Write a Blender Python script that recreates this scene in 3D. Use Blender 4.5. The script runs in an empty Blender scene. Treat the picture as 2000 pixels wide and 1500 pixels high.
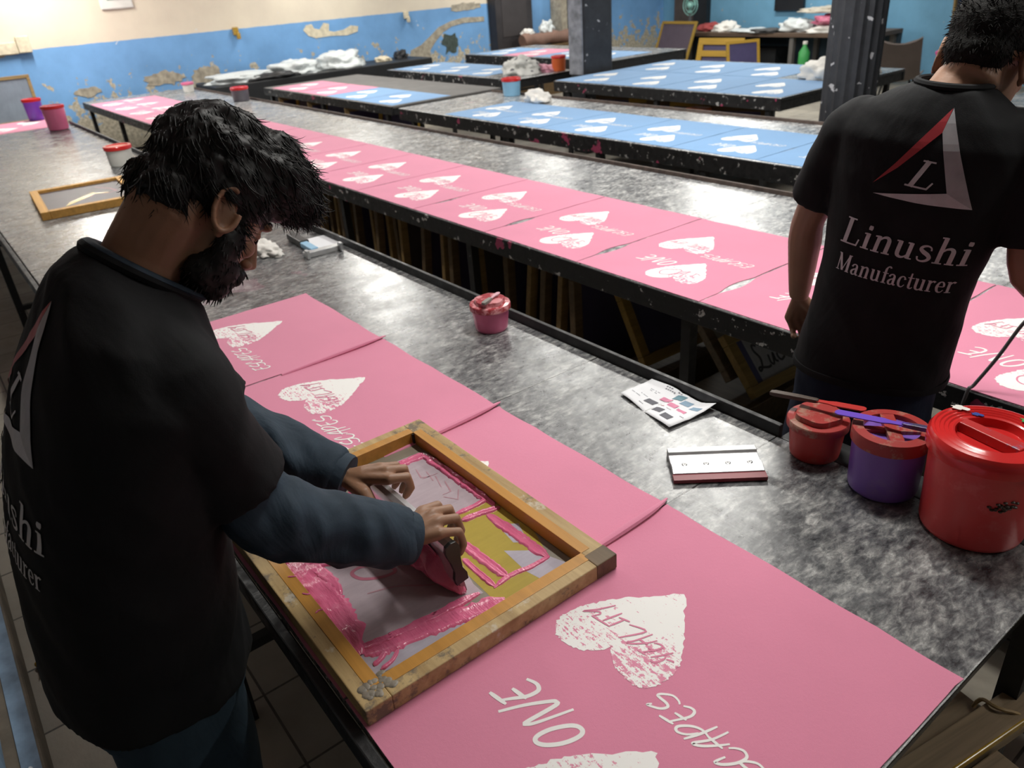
import bpy, bmesh, math, random
from mathutils import Vector, Matrix, noise as mnoise
from mathutils.bvhtree import BVHTree
import numpy as np

SC = bpy.context.scene
COL = SC.collection
rad = math.radians

# ---------------------------------------------------------------- camera
def cam_axes(yaw, pitch, roll):
    f = Vector((-math.sin(yaw)*math.cos(pitch), math.cos(yaw)*math.cos(pitch), -math.sin(pitch)))
    r = Vector((math.cos(yaw), math.sin(yaw), 0)); u = r.cross(f)
    c, s = math.cos(roll), math.sin(roll)
    return c*r+s*u, -s*r+c*u, -f
cd = bpy.data.cameras.new('camera'); cam = bpy.data.objects.new('camera', cd); COL.objects.link(cam)
ax = cam_axes(rad(54.07617509), rad(27.88682022), rad(-4.50411394))
mw = Matrix.Identity(4)
for i in range(3):
    for j in range(3):
        mw[j][i] = ax[i][j]
mw.translation = Vector((0, 0, 1.85))
cam.matrix_world = mw
cd.sensor_width = 36.0; cd.lens = 1505.7067/2000*36.0
cd.clip_start = 0.05; cd.clip_end = 60
cd.dof.use_dof = True; cd.dof.focus_distance = 1.45; cd.dof.aperture_fstop = 6.0
SC.camera = cam

# ---------------------------------------------------------------- world, lamps, exposure
W = bpy.data.worlds.new('world'); SC.world = W; W.use_nodes = True
bg = W.node_tree.nodes['Background']
bg.inputs[0].default_value = (0.80, 0.88, 1.0, 1); bg.inputs[1].default_value = 0.10
SC.view_settings.view_transform = 'Standard'; SC.view_settings.look = 'None'
SC.view_settings.gamma = 1.0; SC.view_settings.exposure = 0.0
try: SC.view_settings.use_curve_mapping = False
except Exception: pass

def area_lamp(x, y, z, power, length=1.2, width=0.12, color=(1.0, 0.985, 0.93), rz=0.0, tilt=(0, 0)):
    l = bpy.data.lights.new('tube_or_fill_light', 'AREA'); l.shape = 'RECTANGLE'
    l.size = length; l.size_y = width; l.energy = power; l.color = color
    o = bpy.data.objects.new('tube_or_fill_light', l); COL.objects.link(o)
    o.location = (x, y, z); o.rotation_euler = (tilt[0], tilt[1], rz)
    return o
LAMPS = [(-1.3, 1.75, 2.95, 47), (-2.9, 3.75, 2.95, 54), (-4.6, 3.95, 2.95, 27), (-7.8, 3.9, 2.95, 62), (-6.9, 8.9, 2.95, 70), (-5.0, 6.7, 2.95, 30), (-10.0, 8.4, 2.95, 55), (-10.2, 5.2, 2.95, 45),  # sixth in this row is an added fill brightening the far blue panels
         (-3.6, 9.4, 2.95, 50), (-8.2, 11.2, 2.95, 50), (-10.2, 1.6, 2.95, 85), (1.4, 3.0, 2.95, 36), (-5.2, 0.9, 2.95, 42)]  # second in this row is an added fill to lift the back wall
for L in LAMPS:
    area_lamp(*L)

# ---------------------------------------------------------------- mesh helpers
class MB:
    def __init__(s): s.v = []; s.f = []; s.m = []
    def add(s, vs, fs, mi=0):
        o = len(s.v); s.v += [tuple(v) for v in vs]
        s.f += [tuple(i+o for i in f) for f in fs]; s.m += [mi]*len(fs); return s
    def box(s, c, d, rz=0, mi=0, M=None):
        hx, hy, hz = d[0]/2, d[1]/2, d[2]/2
        vs = [(x, y, z) for x in (-hx, hx) for y in (-hy, hy) for z in (-hz, hz)]
        R = M or Matrix.Rotation(rz, 3, 'Z')
        vs = [R @ Vector(v)+Vector(c) for v in vs]
        return s.add(vs, [(0, 1, 3, 2), (4, 6, 7, 5), (0, 4, 5, 1), (2, 3, 7, 6), (0, 2, 6, 4), (1, 5, 7, 3)], mi)
    def span(s, x0, x1, y0, y1, z0, z1, mi=0):
        return s.box(((x0+x1)/2, (y0+y1)/2, (z0+z1)/2), (abs(x1-x0), abs(y1-y0), abs(z1-z0)), 0, mi)
    def bar(s, a, b, w, h, mi=0, roll=0):
        a, b = Vector(a), Vector(b); d = b-a; L = d.length
        q = d.to_track_quat('X', 'Z').to_matrix() @ Matrix.Rotation(roll, 3, 'X')
        return s.box((a+b)/2, (L, w, h), 0, mi, q)
    def loft(s, rings, mi=0, cap0=True, cap1=True, closed=False):
        n = len(rings[0]); o = len(s.v)
        for r in rings: s.v += [tuple(p) for p in r]
        for i in range(len(rings)-1+(1 if closed else 0)):
            a = o+i*n; b = o+((i+1) % len(rings))*n
            for j in range(n):
                k = (j+1) % n
                s.f.append((a+j, a+k, b+k, b+j)); s.m.append(mi)
        if not closed:
            if cap0: s.f.append(tuple(o+j for j in range(n))[::-1]); s.m.append(mi)
            if cap1:
                b = o+(len(rings)-1)*n
                s.f.append(tuple(b+j for j in range(n))); s.m.append(mi)
        return s
    def lathe(s, prof, c=(0, 0, 0), n=40, mi=0, M=None, capb=True, capt=True):
        rings = []
        for (r, z) in prof:
            ring = []
            for j in range(n):
                a = 2*math.pi*j/n; p = Vector((r*math.cos(a), r*math.sin(a), z))
                if M: p = M @ p
                ring.append(p+Vector(c))
            rings.append(ring)
        return s.loft(rings, mi, capb, capt)
    def tube(s, pts, radii, n=10, mi=0, flat=None, up=None):
        """tapered tube; radii number or list; flat=(list) of second radii; up = reference vector"""
        P = [Vector(p) for p in pts]; N = len(P)
        if not hasattr(radii, '__len__'): radii = [radii]*N
        if flat is None: flat = radii
        elif not hasattr(flat, '__len__'): flat = [flat]*N
        rings = []; ref = Vector(up) if up is not None else None
        for i in range(N):
            t = (P[min(i+1, N-1)]-P[max(i-1, 0)])
            if t.length < 1e-9: t = Vector((0, 0, 1))
            t.normalize()
            if ref is None:
                ref = Vector((0, 0, 1)) if abs(t.z) < 0.9 else Vector((1, 0, 0))
            b = t.cross(ref)
            if b.length < 1e-6: b = t.orthogonal()
            b.normalize(); u = b.cross(t).normalized()
            if up is None: ref = u
            rings.append([P[i]+b*(radii[i]*math.cos(2*math.pi*j/n))+u*(flat[i]*math.sin(2*math.pi*j/n)) for j in range(n)])
        return s.loft(rings, mi)
    def ball(s, c, r, n=16, m=10, mi=0, M=None):
        if not hasattr(r, '__len__'): r = (r, r, r)
        rings = []
        for i in range(m+1):
            th = math.pi*(i+0.02*(i == 0)-0.02*(i == m))/m
            ring = []
            for j in range(n):
                a = 2*math.pi*j/n
                p = Vector((r[0]*math.sin(th)*math.cos(a), r[1]*math.sin(th)*math.sin(a), -r[2]*math.cos(th)))
                if M: p = M @ p
                ring.append(p+Vector(c))
            rings.append(ring)
        return s.loft(rings, mi)
    def prism(s, poly, z0, z1, mi=0):
        n = len(poly); o = len(s.v)
        s.v += [(p[0], p[1], z0) for p in poly]+[(p[0], p[1], z1) for p in poly]
        s.f.append(tuple(range(o, o+n))[::-1]); s.f.append(tuple(range(o+n, o+2*n)))
        for j in range(n):
            k = (j+1) % n; s.f.append((o+j, o+k, o+n+k, o+n+j))
        s.m += [mi]*(n+2); return s
    def stroke(s, pts, w, z=0.0, mi=0, taper=True, close=False):
        """flat brush stroke in the xy plane"""
        P = [Vector((p[0], p[1])) for p in pts]
        if close: P = P+[P[0]]
        N = len(P); o = len(s.v)
        ws = w if hasattr(w, '__len__') else None
        for i in range(N):
            if close: t = P[(i+1) % (N-1)]-P[(i-1) % (N-1)]
            else: t = P[min(i+1, N-1)]-P[max(i-1, 0)]
            t.normalize(); nn = Vector((-t.y, t.x))
            u = i/(N-1)
            ww = ws[i] if ws else w*((0.45+0.55*math.sin(math.pi*min(1, max(0, 0.12+u*0.8)))) if taper and not close else 1)
            for sg in (-1, 1):
                q = P[i]+nn*sg*ww/2; s.v.append((q.x, q.y, z))
        for i in range(N-1):
            s.f.append((o+2*i, o+2*i+1, o+2*i+3, o+2*i+2)); s.m.append(mi)
        return s
    def mesh(s, name='mesh', smooth=False, mats=(), angle=None):
        me = bpy.data.meshes.new(name); me.from_pydata(s.v, [], s.f)
        for m in mats: me.materials.append(m)
        if any(s.m): me.polygons.foreach_set('material_index', s.m)
        bm = bmesh.new(); bm.from_mesh(me); bmesh.ops.recalc_face_normals(bm, faces=bm.faces); bm.to_mesh(me); bm.free()
        if smooth:
            me.polygons.foreach_set('use_smooth', [True]*len(me.polygons))
            if angle:
                try: me.set_sharp_from_angle(angle=angle)
                except Exception: pass
        me.update(); return me

def smoothpts(pts, k=4, close=False):
    """Catmull-Rom through 2D / 3D points"""
    P = [Vector(p) for p in pts]; n = len(P); out = []
    rng = range(n if close else n-1)
    for i in rng:
        p0 = P[(i-1) % n] if close or i > 0 else P[0]
        p1 = P[i]; p2 = P[(i+1) % n]
        p3 = P[(i+2) % n] if close or i+2 < n else P[n-1]
        for j in range(k):
            t = j/k
            out.append(0.5*((2*p1)+(p2-p0)*t+(2*p0-5*p1+4*p2-p3)*t*t+(3*p1-p0-3*p2+p3)*t**3))
    if not close: out.append(P[-1])
    return out

def obj(name, mb, mats, parent=None, smooth=False, angle=rad(40), bevel=0, loc=None, rot=None):
    if not isinstance(mats, (list, tuple)): mats = [mats]
    me = mb if isinstance(mb, bpy.types.Mesh) else mb.mesh(name, smooth, mats, angle)
    if isinstance(mb, bpy.types.Mesh) and not me.materials:
        for m in mats: me.materials.append(m)
    o = bpy.data.objects.new(name, me); COL.objects.link(o)
    if parent: o.parent = parent
    if loc is not None: o.location = loc
    if rot is not None: o.rotation_euler = rot
    if bevel:
        b = o.modifiers.new('bevel', 'BEVEL'); b.width = bevel; b.segments = 2; b.limit_method = 'ANGLE'
    return o
def tag(o, label, cat, group=None, kind=None):
    if label: o['label'] = label
    if cat: o['category'] = cat
    if group: o['group'] = group
    if kind: o['kind'] = kind
    return o
def thing(name, label, cat, loc=(0, 0, 0), rz=0, group=None):
    o = bpy.data.objects.new(name, None); COL.objects.link(o); o.location = loc; o.rotation_euler = (0, 0, rz)
    o.empty_display_size = 0.05
    return tag(o, label, cat, group)
def struct(name, mb, m, parent=None, **k):
    o = obj(name, mb, m, parent, **k)
    if not parent: o['kind'] = 'structure'
    return o
def dup(root, label, loc=None, rz=None, group=None):
    r = root.copy(); COL.objects.link(r)
    if loc is not None: r.location = loc
    if rz is not None: r.rotation_euler = (0, 0, rz)
    r['label'] = label
    if group: r['group'] = group
    for ch in root.children:
        c = ch.copy(); COL.objects.link(c); c.parent = r
        for g in ch.children:
            d = g.copy(); COL.objects.link(d); d.parent = c
    return r
ORD = ['first', 'second', 'third', 'fourth', 'fifth', 'sixth', 'seventh', 'eighth', 'ninth', 'tenth', 'eleventh', 'twelfth', 'thirteenth', 'fourteenth', 'fifteenth', 'sixteenth', 'seventeenth', 'eighteenth', 'nineteenth', 'twentieth']+['twenty-'+q for q in ('first', 'second', 'third', 'fourth', 'fifth', 'sixth', 'seventh', 'eighth', 'ninth')]+['thirtieth']+['thirty-'+q for q in ('first', 'second', 'third', 'fourth', 'fifth', 'sixth', 'seventh', 'eighth', 'ninth')]+['fortieth']+['forty-'+q for q in ('first', 'second', 'third', 'fourth', 'fifth', 'sixth', 'seventh', 'eighth', 'ninth')]

# ---------------------------------------------------------------- materials
def lin(c):
    return tuple((x/12.92 if x <= 0.04045 else ((x+0.055)/1.055)**2.4) for x in c)
def srgb(r, g, b): return lin((r/255, g/255, b/255))
class NT:
    def __init__(s, name):
        s.m = bpy.data.materials.new(name); s.m.use_nodes = True
        s.t = s.m.node_tree; s.n = s.t.nodes; s.b = s.n['Principled BSDF']
        s.co = s.n.new('ShaderNodeTexCoord')
    def link(s, a, b): s.t.links.new(a, b)
    def map(s, scale=(1, 1, 1), rot=(0, 0, 0), src='Object', loc=(0, 0, 0)):
        mp = s.n.new('ShaderNodeMapping'); mp.inputs['Scale'].default_value = scale; mp.inputs['Rotation'].default_value = rot
        mp.inputs['Location'].default_value = loc
        s.link(s.co.outputs[src], mp.inputs['Vector']); return mp.outputs[0]
    def noise(s, scale, detail=4, rough=0.55, vec=None, dist=0.0):
        t = s.n.new('ShaderNodeTexNoise'); t.inputs['Scale'].default_value = scale; t.inputs['Detail'].default_value = detail
        t.inputs['Roughness'].default_value = rough; t.inputs['Distortion'].default_value = dist
        if vec is None: vec = s.co.outputs['Object']
        s.link(vec, t.inputs['Vector']); return t.outputs['Fac']
    def voro(s, scale, vec=None, feature='F1', out='Distance'):
        t = s.n.new('ShaderNodeTexVoronoi'); t.inputs['Scale'].default_value = scale; t.feature = feature
        if vec is None: vec = s.co.outputs['Object']
        s.link(vec, t.inputs['Vector']); return t.outputs[out]
    def ramp(s, fac, stops, interp='LINEAR'):
        r = s.n.new('ShaderNodeValToRGB'); r.color_ramp.interpolation = interp
        els = r.color_ramp.elements
        while len(els) < len(stops): els.new(0.5)
        for e, (p, c) in zip(els, stops):
            e.position = p
            e.color = (c, c, c, 1) if not hasattr(c, '__len__') else (c[0], c[1], c[2], 1)
        s.link(fac, r.inputs[0]); return r.outputs[0]
    def mix(s, fac, a, b, mode='MIX'):
        x = s.n.new('ShaderNodeMix'); x.data_type = 'RGBA'; x.blend_type = mode
        for i, v in ((0, fac), (6, a), (7, b)):
            if hasattr(v, 'is_linked') or isinstance(v, bpy.types.NodeSocket): s.link(v, x.inputs[i])
            elif i == 0: x.inputs[0].default_value = v
            else: x.inputs[i].default_value = (v[0], v[1], v[2], 1)
        return x.outputs[2]
    def math(s, op, a, b=None, clamp=False):
        x = s.n.new('ShaderNodeMath'); x.operation = op; x.use_clamp = clamp
        for i, v in ((0, a), (1, b)):
            if v is None: continue
            if isinstance(v, bpy.types.NodeSocket): s.link(v, x.inputs[i])
            else: x.inputs[i].default_value = v
        return x.outputs[0]
    def sep(s, vec):
        x = s.n.new('ShaderNodeSeparateXYZ'); s.link(vec, x.inputs[0]); return x.outputs
    def bump(s, h, strength=0.3, dist=0.01):
        b = s.n.new('ShaderNodeBump'); b.inputs['Strength'].default_value = strength; b.inputs['Distance'].default_value = dist
        s.link(h, b.inputs['Height']); s.link(b.outputs[0], s.b.inputs['Normal'])
    def set(s, color=None, rough=None, metal=None, spec=None, **k):
        for nm, v in (('Base Color', color), ('Roughness', rough), ('Metallic', metal), ('Specular IOR Level', spec)):
            if v is None: continue
            if isinstance(v, bpy.types.NodeSocket): s.link(v, s.b.inputs[nm])
            elif nm == 'Base Color': s.b.inputs[nm].default_value = (v[0], v[1], v[2], 1)
            else: s.b.inputs[nm].default_value = v
        for nm, v in k.items(): s.b.inputs[nm.replace('_', ' ')].default_value = v
        return s.m
def plain(name, c, rough=0.5, metal=0, spec=0.5, var=0.12, scale=6, bump=0, bscale=200):
    t = NT(name); n = t.noise(scale, 5)
    d = tuple(x*(1-var) for x in c); e = tuple(min(1, x*(1+var)) for x in c)
    t.set(t.ramp(n, [(0.3, d), (0.7, e)]), rough, metal, spec)
    if bump: t.bump(t.noise(bscale, 3), bump, 0.002)
    return t.m

def m_laminate(name='marbled_laminate', tone=1.0, seam=0.606, seam0=-0.268):
    t = NT(name)
    v1 = t.map((72, 32, 60), (0, 0, 0.35)); n1 = t.noise(1.0, 9, 0.70, v1, 0.35)
    v2 = t.map((20, 11, 17), (0, 0, 0.5)); n2 = t.noise(1.0, 6, 0.65, v2, 0.3)
    f = t.math('ADD', t.math('MULTIPLY', n1, 0.62), t.math('MULTIPLY', n2, 0.38))
    c = t.ramp(f, [(0.38, tuple(x*tone for x in (0.020, 0.021, 0.024))), (0.475, tuple(x*tone for x in (0.082, 0.084, 0.088))), (0.55, tuple(x*tone for x in (0.18, 0.182, 0.18))), (0.65, tuple(x*tone for x in (0.40, 0.40, 0.39)))])
    # board joints
    X = t.sep(t.co.outputs['Object'])[0]
    fr = t.math('FRACT', t.math('DIVIDE', t.math('ADD', X, -seam0+50*seam+seam/2), seam))
    d = t.math('ABSOLUTE', t.math('SUBTRACT', fr, 0.5))
    line = t.math('LESS_THAN', d, 0.0030)
    c = t.mix(line, c, (0.01, 0.01, 0.01))
    stain = t.math('GREATER_THAN', t.noise(2.1, 3, 0.5), 0.69)
    c = t.mix(t.math('MULTIPLY', stain, 0.25), c, (0.30, 0.10, 0.17))
    sc = t.noise(1.0, 6, 0.7, t.map((8, 260, 8), (0, 0, 0.9)))
    r = t.ramp(t.noise(9, 6, 0.7), [(0.3, 0.17), (0.7, 0.36)])
    t.set(c, r, 0, 0.85)
    t.bump(t.math('ADD', t.math('MULTIPLY', n1, 0.6), t.math('MULTIPLY', sc, 0.5)), 0.12, 0.004)
    return t.m
M = {}
M['laminate'] = m_laminate()
M['laminate_far'] = m_laminate('worn_laminate', 1.35, 0.606, -0.935)
M['laminate_blue'] = m_laminate('pale_laminate', 1.5, 0.625, -0.77)
M['grey_cloth'] = plain('grey_table_cover', (0.14, 0.135, 0.13), 0.75)
def m_fabric(name, c):
    t = NT(name); n = t.noise(3.0, 3); w = t.noise(900, 2, 0.6); w2 = t.noise(160, 4, 0.6)
    c2 = t.ramp(n, [(0.3, tuple(x*0.95 for x in c)), (0.7, tuple(min(1, x*1.05) for x in c))])
    t.set(c2, 0.85, 0, 0.25)
    t.b.inputs['Sheen Weight'].default_value = 0.25
    t.bump(t.math('ADD', t.math('MULTIPLY', w, 0.6), t.math('MULTIPLY', w2, 0.5)), 0.35, 0.002)
    return t.m
PINK = (0.68, 0.235, 0.355); BLUE = (0.165, 0.325, 0.56)
M['pink'] = m_fabric('pink_jersey', PINK)
M['blue'] = m_fabric('sky_blue_jersey', BLUE)
def m_print(name, c, cut=0.0, lobe=(-0.335, 0.385)):
    t = NT(name)
    if cut:
        O = t.co.outputs['Object']
        base = t.noise(1.0, 6, 0.75, t.map((95, 95, 1)))
        streak = t.noise(1.0, 6, 0.7, t.map((26, 190, 1), (0, 0, 0.42)))
        grain = t.noise(1.0, 3, 0.7, t.map((420, 420, 1)))
        sx_ = t.sep(O); dx = t.math('SUBTRACT', sx_[0], lobe[0]); dy = t.math('SUBTRACT', sx_[1], lobe[1])
        rr = t.math('SQRT', t.math('ADD', t.math('MULTIPLY', dx, dx), t.math('MULTIPLY', dy, dy)))
        worn = t.ramp(rr, [(0.045, 0.085), (0.115, 0.0)])
        f = t.math('ADD', t.math('MULTIPLY', base, 0.55), t.math('ADD', t.math('MULTIPLY', streak, 0.45), t.math('MULTIPLY', grain, 0.12)))
        dmg = t.math('GREATER_THAN', t.math('ADD', t.math('ADD', f, worn), t.math('MULTIPLY', t.noise(9.0, 2), 0.28)), cut)
        col = t.mix(dmg, (0.83, 0.82, 0.80), c)
    else:
        col = t.ramp(t.noise(40, 3), [(0.3, (0.78, 0.77, 0.75)), (0.7, (0.84, 0.83, 0.81))])
    t.set(col, 0.6, 0, 0.3); return t.m
M['print_pink'] = m_print('white_print_worn_on_pink', PINK, 0.782)
M['print_pink_low'] = m_print('white_print_worn_on_pink_low', PINK, 0.782, (-0.153, 0.113))
M['print_blue_low'] = m_print('white_print_worn_on_blue_low', BLUE, 0.80, (-0.153, 0.113))
M['print_blue'] = m_print('white_print_worn_on_blue', BLUE, 0.80)
M['print_white'] = m_print('white_print', PINK)
M['print_knock_pink'] = plain('pink_letter_gaps', PINK, 0.85, var=0.04)
M['print_knock_blue'] = plain('blue_letter_gaps', BLUE, 0.85, var=0.04)
def m_steel(name, c=(0.012, 0.012, 0.013), spl=0.62):
    t = NT(name)
    a = t.math('GREATER_THAN', t.noise(19, 5, 0.7, t.map((1, 1, 1))), spl)
    b = t.math('GREATER_THAN', t.noise(6, 4, 0.65, t.map((1, 1, 1), loc=(3.1, 7, 2))), spl+0.03)
    col = t.mix(a, c, (0.42, 0.41, 0.40)); col = t.mix(b, col, (0.33, 0.045, 0.11))
    t.set(col, t.ramp(t.noise(30, 4), [(0.3, 0.35), (0.7, 0.65)]), 0, 0.45)
    t.bump(t.noise(40, 5, 0.7), 0.3, 0.004)
    return t.m
M['steel'] = m_steel('black_steel_with_paint_splashes')
M['steel_clean'] = m_steel('black_painted_steel', (0.014, 0.014, 0.015), 0.70)
M['rust'] = plain('rusty_edge', (0.085, 0.06, 0.05), 0.7, var=0.4, scale=25)
def m_wood(name, c, dark=0.5, sc=1.0, rough=0.55, along=(2, 40, 40)):
    t = NT(name); n = t.noise(1.0*sc, 5, 0.6, t.map(along), 0.6); g = t.noise(7, 4)
    c1 = t.ramp(n, [(0.3, tuple(x*dark for x in c)), (0.65, c)])
    c1 = t.mix(t.math('MULTIPLY', g, 0.35), c1, tuple(x*0.6 for x in c))
    t.set(c1, rough, 0, 0.4); t.bump(n, 0.2, 0.003); return t.m
M['wood_yellow'] = m_wood('golden_varnished_wood', (0.56, 0.27, 0.052), 0.72, rough=0.35)
M['wood_pale'] = m_wood('pale_stained_wood', (0.45, 0.30, 0.13), 0.45)
def m_stained():
    t = NT('pale_wood_with_ink_stains'); n = t.noise(1.0, 5, 0.6, t.map((3, 30, 30)))
    c = t.ramp(n, [(0.3, (0.30, 0.19, 0.075)), (0.65, (0.50, 0.36, 0.17))])
    st = t.ramp(t.noise(16, 6, 0.7), [(0.54, 0.0), (0.62, 1.0)]); c = t.mix(t.math('MULTIPLY', st, 0.8), c, (0.10, 0.085, 0.07))
    w = t.ramp(t.noise(11, 5, 0.7, t.map((1, 1, 1), loc=(5, 2, 1))), [(0.60, 0.0), (0.66, 1.0)]); c = t.mix(t.math('MULTIPLY', w, 0.6), c, (0.55, 0.50, 0.42))
    t.set(c, 0.55, 0, 0.35); t.bump(n, 0.25, 0.003); return t.m
M['wood_stained'] = m_stained()
M['wood_grey'] = m_wood('weathered_wood', (0.30, 0.22, 0.135), 0.5)
M['wood_dark'] = m_wood('dark_old_wood', (0.16, 0.10, 0.045), 0.5)
M['glue'] = plain('dried_yellow_glue', (0.42, 0.26, 0.04), 0.22, var=0.3, scale=40)
def m_floor():
    t = NT('worn_concrete_tiles'); O = t.co.outputs['Object']
    n = t.noise(2.5, 7, 0.65); n2 = t.noise(24, 5, 0.7)
    br = t.n.new('ShaderNodeTexBrick'); br.offset = 0.0; br.inputs['Scale'].default_value = 1.0
    br.inputs['Brick Width'].default_value = 0.3; br.inputs['Row Height'].default_value = 0.3; br.inputs['Mortar Size'].default_value = 0.004
    br.inputs['Color1'].default_value = (0.40, 0.36, 0.295, 1); br.inputs['Color2'].default_value = (0.28, 0.255, 0.215, 1); br.inputs['Mortar'].default_value = (0.05, 0.045, 0.04, 1)
    t.link(O, br.inputs['Vector'])
    c = t.mix(t.ramp(n, [(0.4, 0.0), (0.7, 0.6)]), br.outputs['Color'], (0.19, 0.172, 0.145))
    c = t.mix(t.ramp(n2, [(0.55, 0.0), (0.75, 0.45)]), c, (0.30, 0.28, 0.25))
    t.set(c, t.ramp(n, [(0.3, 0.45), (0.7, 0.8)]), 0, 0.35); t.bump(n2, 0.25, 0.006); return t.m
M['floor'] = m_floor()
def m_wall(blue_top=1.465, patches=True, tint=(0.175, 0.37, 0.66), peel_k=0.36, thr=0.60):
    t = NT('two_tone_peeling_wall'); O = t.co.outputs['Object']; s = t.sep(O)
    n = t.noise(1.6, 5, 0.6); n2 = t.noise(7, 6, 0.65); n3 = t.noise(30, 4, 0.6)
    blue = t.ramp(n, [(0.3, tuple(x*0.82 for x in tint)), (0.7, tuple(min(1, x*1.12) for x in tint))])
    cream = t.ramp(n, [(0.3, (0.66, 0.58, 0.47)), (0.7, (0.76, 0.68, 0.54))])
    edge = t.math('ADD', s[2], t.math('MULTIPLY', t.math('SUBTRACT', n2, 0.5), 0.02))
    up = t.math('GREATER_THAN', edge, blue_top)
    c = t.mix(up, blue, cream)
    if patches:
        # plaster showing low down, spots higher up
        low = t.math('SUBTRACT', 1.02, s[2])
        k = t.math('ADD', n2, t.math('MULTIPLY', low, peel_k))
        peel = t.math('GREATER_THAN', k, thr)
        pl = t.ramp(n3, [(0.35, (0.30, 0.27, 0.21)), (0.65, (0.60, 0.54, 0.42))])
        c = t.mix(peel, c, pl)
        spot = t.math('GREATER_THAN', t.noise(5.2, 3, 0.5, t.map((1, 1, 1), loc=(2, 9, 4))), 0.735)
        c = t.mix(t.math('MULTIPLY', spot, 0.6), c, (0.70, 0.72, 0.72))
    t.set(c, 0.7, 0, 0.3); t.bump(n2, 0.25, 0.01); return t.m
M['wall'] = m_wall(); M['wall_back'] = m_wall(3.5, True, (0.17, 0.39, 0.58), 0.03, 0.68)
M['plaster'] = plain('bare_plaster', (0.64, 0.57, 0.42), 0.8, var=0.2, scale=18, bump=0.3, bscale=60)
M['plaster_dirty'] = plain('dirty_plaster', (0.36, 0.32, 0.25), 0.85, var=0.35, scale=14, bump=0.4, bscale=50)
M['ceiling'] = plain('ceiling_paint', (0.60, 0.56, 0.50), 0.8)
M['blue_paint'] = plain('chalky_blue_paint', (0.20, 0.30, 0.42), 0.6, var=0.3, scale=12, bump=0.3, bscale=50)
M['step'] = plain('dirty_step_concrete', (0.14, 0.115, 0.085), 0.8, var=0.35, scale=9, bump=0.5, bscale=40)
M['alu'] = plain('brushed_aluminium', (0.72, 0.73, 0.74), 0.32, 0.9, var=0.1, scale=30)
M['alu_dull'] = plain('painted_aluminium', (0.50, 0.51, 0.52), 0.34, 0.8, var=0.12, scale=25)
M['blade_red'] = plain('red_rubber_blade', (0.19, 0.016, 0.026), 0.4, var=0.15)
M['blade_dark'] = plain('black_rubber', (0.012, 0.012, 0.012), 0.4)
M['chrome'] = plain('dark_screw_steel', (0.25, 0.25, 0.25), 0.3, 0.9)
def m_plastic(name, c, rough=0.28, dirt=None, amt=0.5, thr=0.62, scale=14):
    t = NT(name); n = t.noise(3, 4)
    col = t.ramp(n, [(0.3, tuple(x*0.85 for x in c)), (0.7, tuple(min(1, x*1.1) for x in c))])
    if dirt:
        d = t.ramp(t.noise(scale, 6, 0.7), [(thr-0.04, 0.0), (thr+0.05, 1.0)])
        col = t.mix(t.math('MULTIPLY', d, amt), col, dirt)
    t.set(col, rough, 0, 0.5); t.bump(t.noise(60, 3), 0.05, 0.002); return t.m
M['red_lid'] = m_plastic('red_plastic', (0.60, 0.026, 0.026), 0.18)
M['red_tub'] = m_plastic('red_tub_plastic', (0.62, 0.058, 0.058), 0.30, (0.68, 0.15, 0.15), 0.5)
M['red_matt'] = m_plastic('dull_red_plastic', (0.46, 0.034, 0.030), 0.36, (0.28, 0.14, 0.10), 0.5)
M['red_dirty'] = m_plastic('dirty_red_plastic', (0.34, 0.034, 0.030), 0.42, (0.33, 0.22, 0.16), 0.75, 0.56, 20)
M['purple'] = m_plastic('purple_plastic', (0.19, 0.095, 0.41), 0.28, (0.24, 0.16, 0.36), 0.45, 0.60, 9)
M['purple_bright'] = m_plastic('purple_ink', (0.155, 0.075, 0.52), 0.35)
M['pink_tub'] = m_plastic('pink_tub_plastic', (0.66, 0.15, 0.28), 0.28)
M['pink_lidink'] = m_plastic('red_lid_with_pink_ink', (0.34, 0.045, 0.055), 0.15, (0.66, 0.30, 0.32), 0.9, 0.50, 26)
M['white_tub'] = m_plastic('white_plastic', (0.74, 0.73, 0.68), 0.35)
M['blue_tub'] = m_plastic('light_blue_plastic', (0.25, 0.50, 0.72), 0.35)
M['grey_tub'] = m_plastic('smoky_plastic', (0.12, 0.11, 0.13), 0.35)
M['green'] = m_plastic('green_plastic', (0.06, 0.36, 0.10), 0.3)
M['orange'] = m_plastic('orange_plastic', (0.60, 0.12, 0.03), 0.4)
def m_ink():
    t = NT('wet_pink_ink'); n = t.noise(22, 6, 0.65); n2 = t.noise(1.0, 3, 0.6, t.map((30, 160, 30)))
    t.set(t.ramp(n, [(0.3, (0.58, 0.105, 0.215)), (0.7, (0.68, 0.155, 0.28))]), 0.20, 0, 0.55)
    t.bump(t.math('ADD', n, t.math('MULTIPLY', n2, 0.8)), 0.42, 0.005); return t.m
M['ink'] = m_ink()
M['paper'] = plain('white_paper', (0.74, 0.75, 0.78), 0.7, var=0.03)
M['cloth_white'] = plain('white_rag', (0.72, 0.70, 0.66), 0.9, var=0.1, bump=0.4, bscale=120)
def m_poly():
    t = NT('clear_polythene'); t.set((0.68, 0.72, 0.72), 0.25, 0, 0.6)
    t.bump(t.noise(22, 5, 0.7), 0.8, 0.02); return t.m
M['poly'] = m_poly()
M['black_sheet'] = plain('black_sheeting', (0.012, 0.013, 0.015), 0.5, var=0.3)
M['skin1'] = None; M['skin2'] = None
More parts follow.
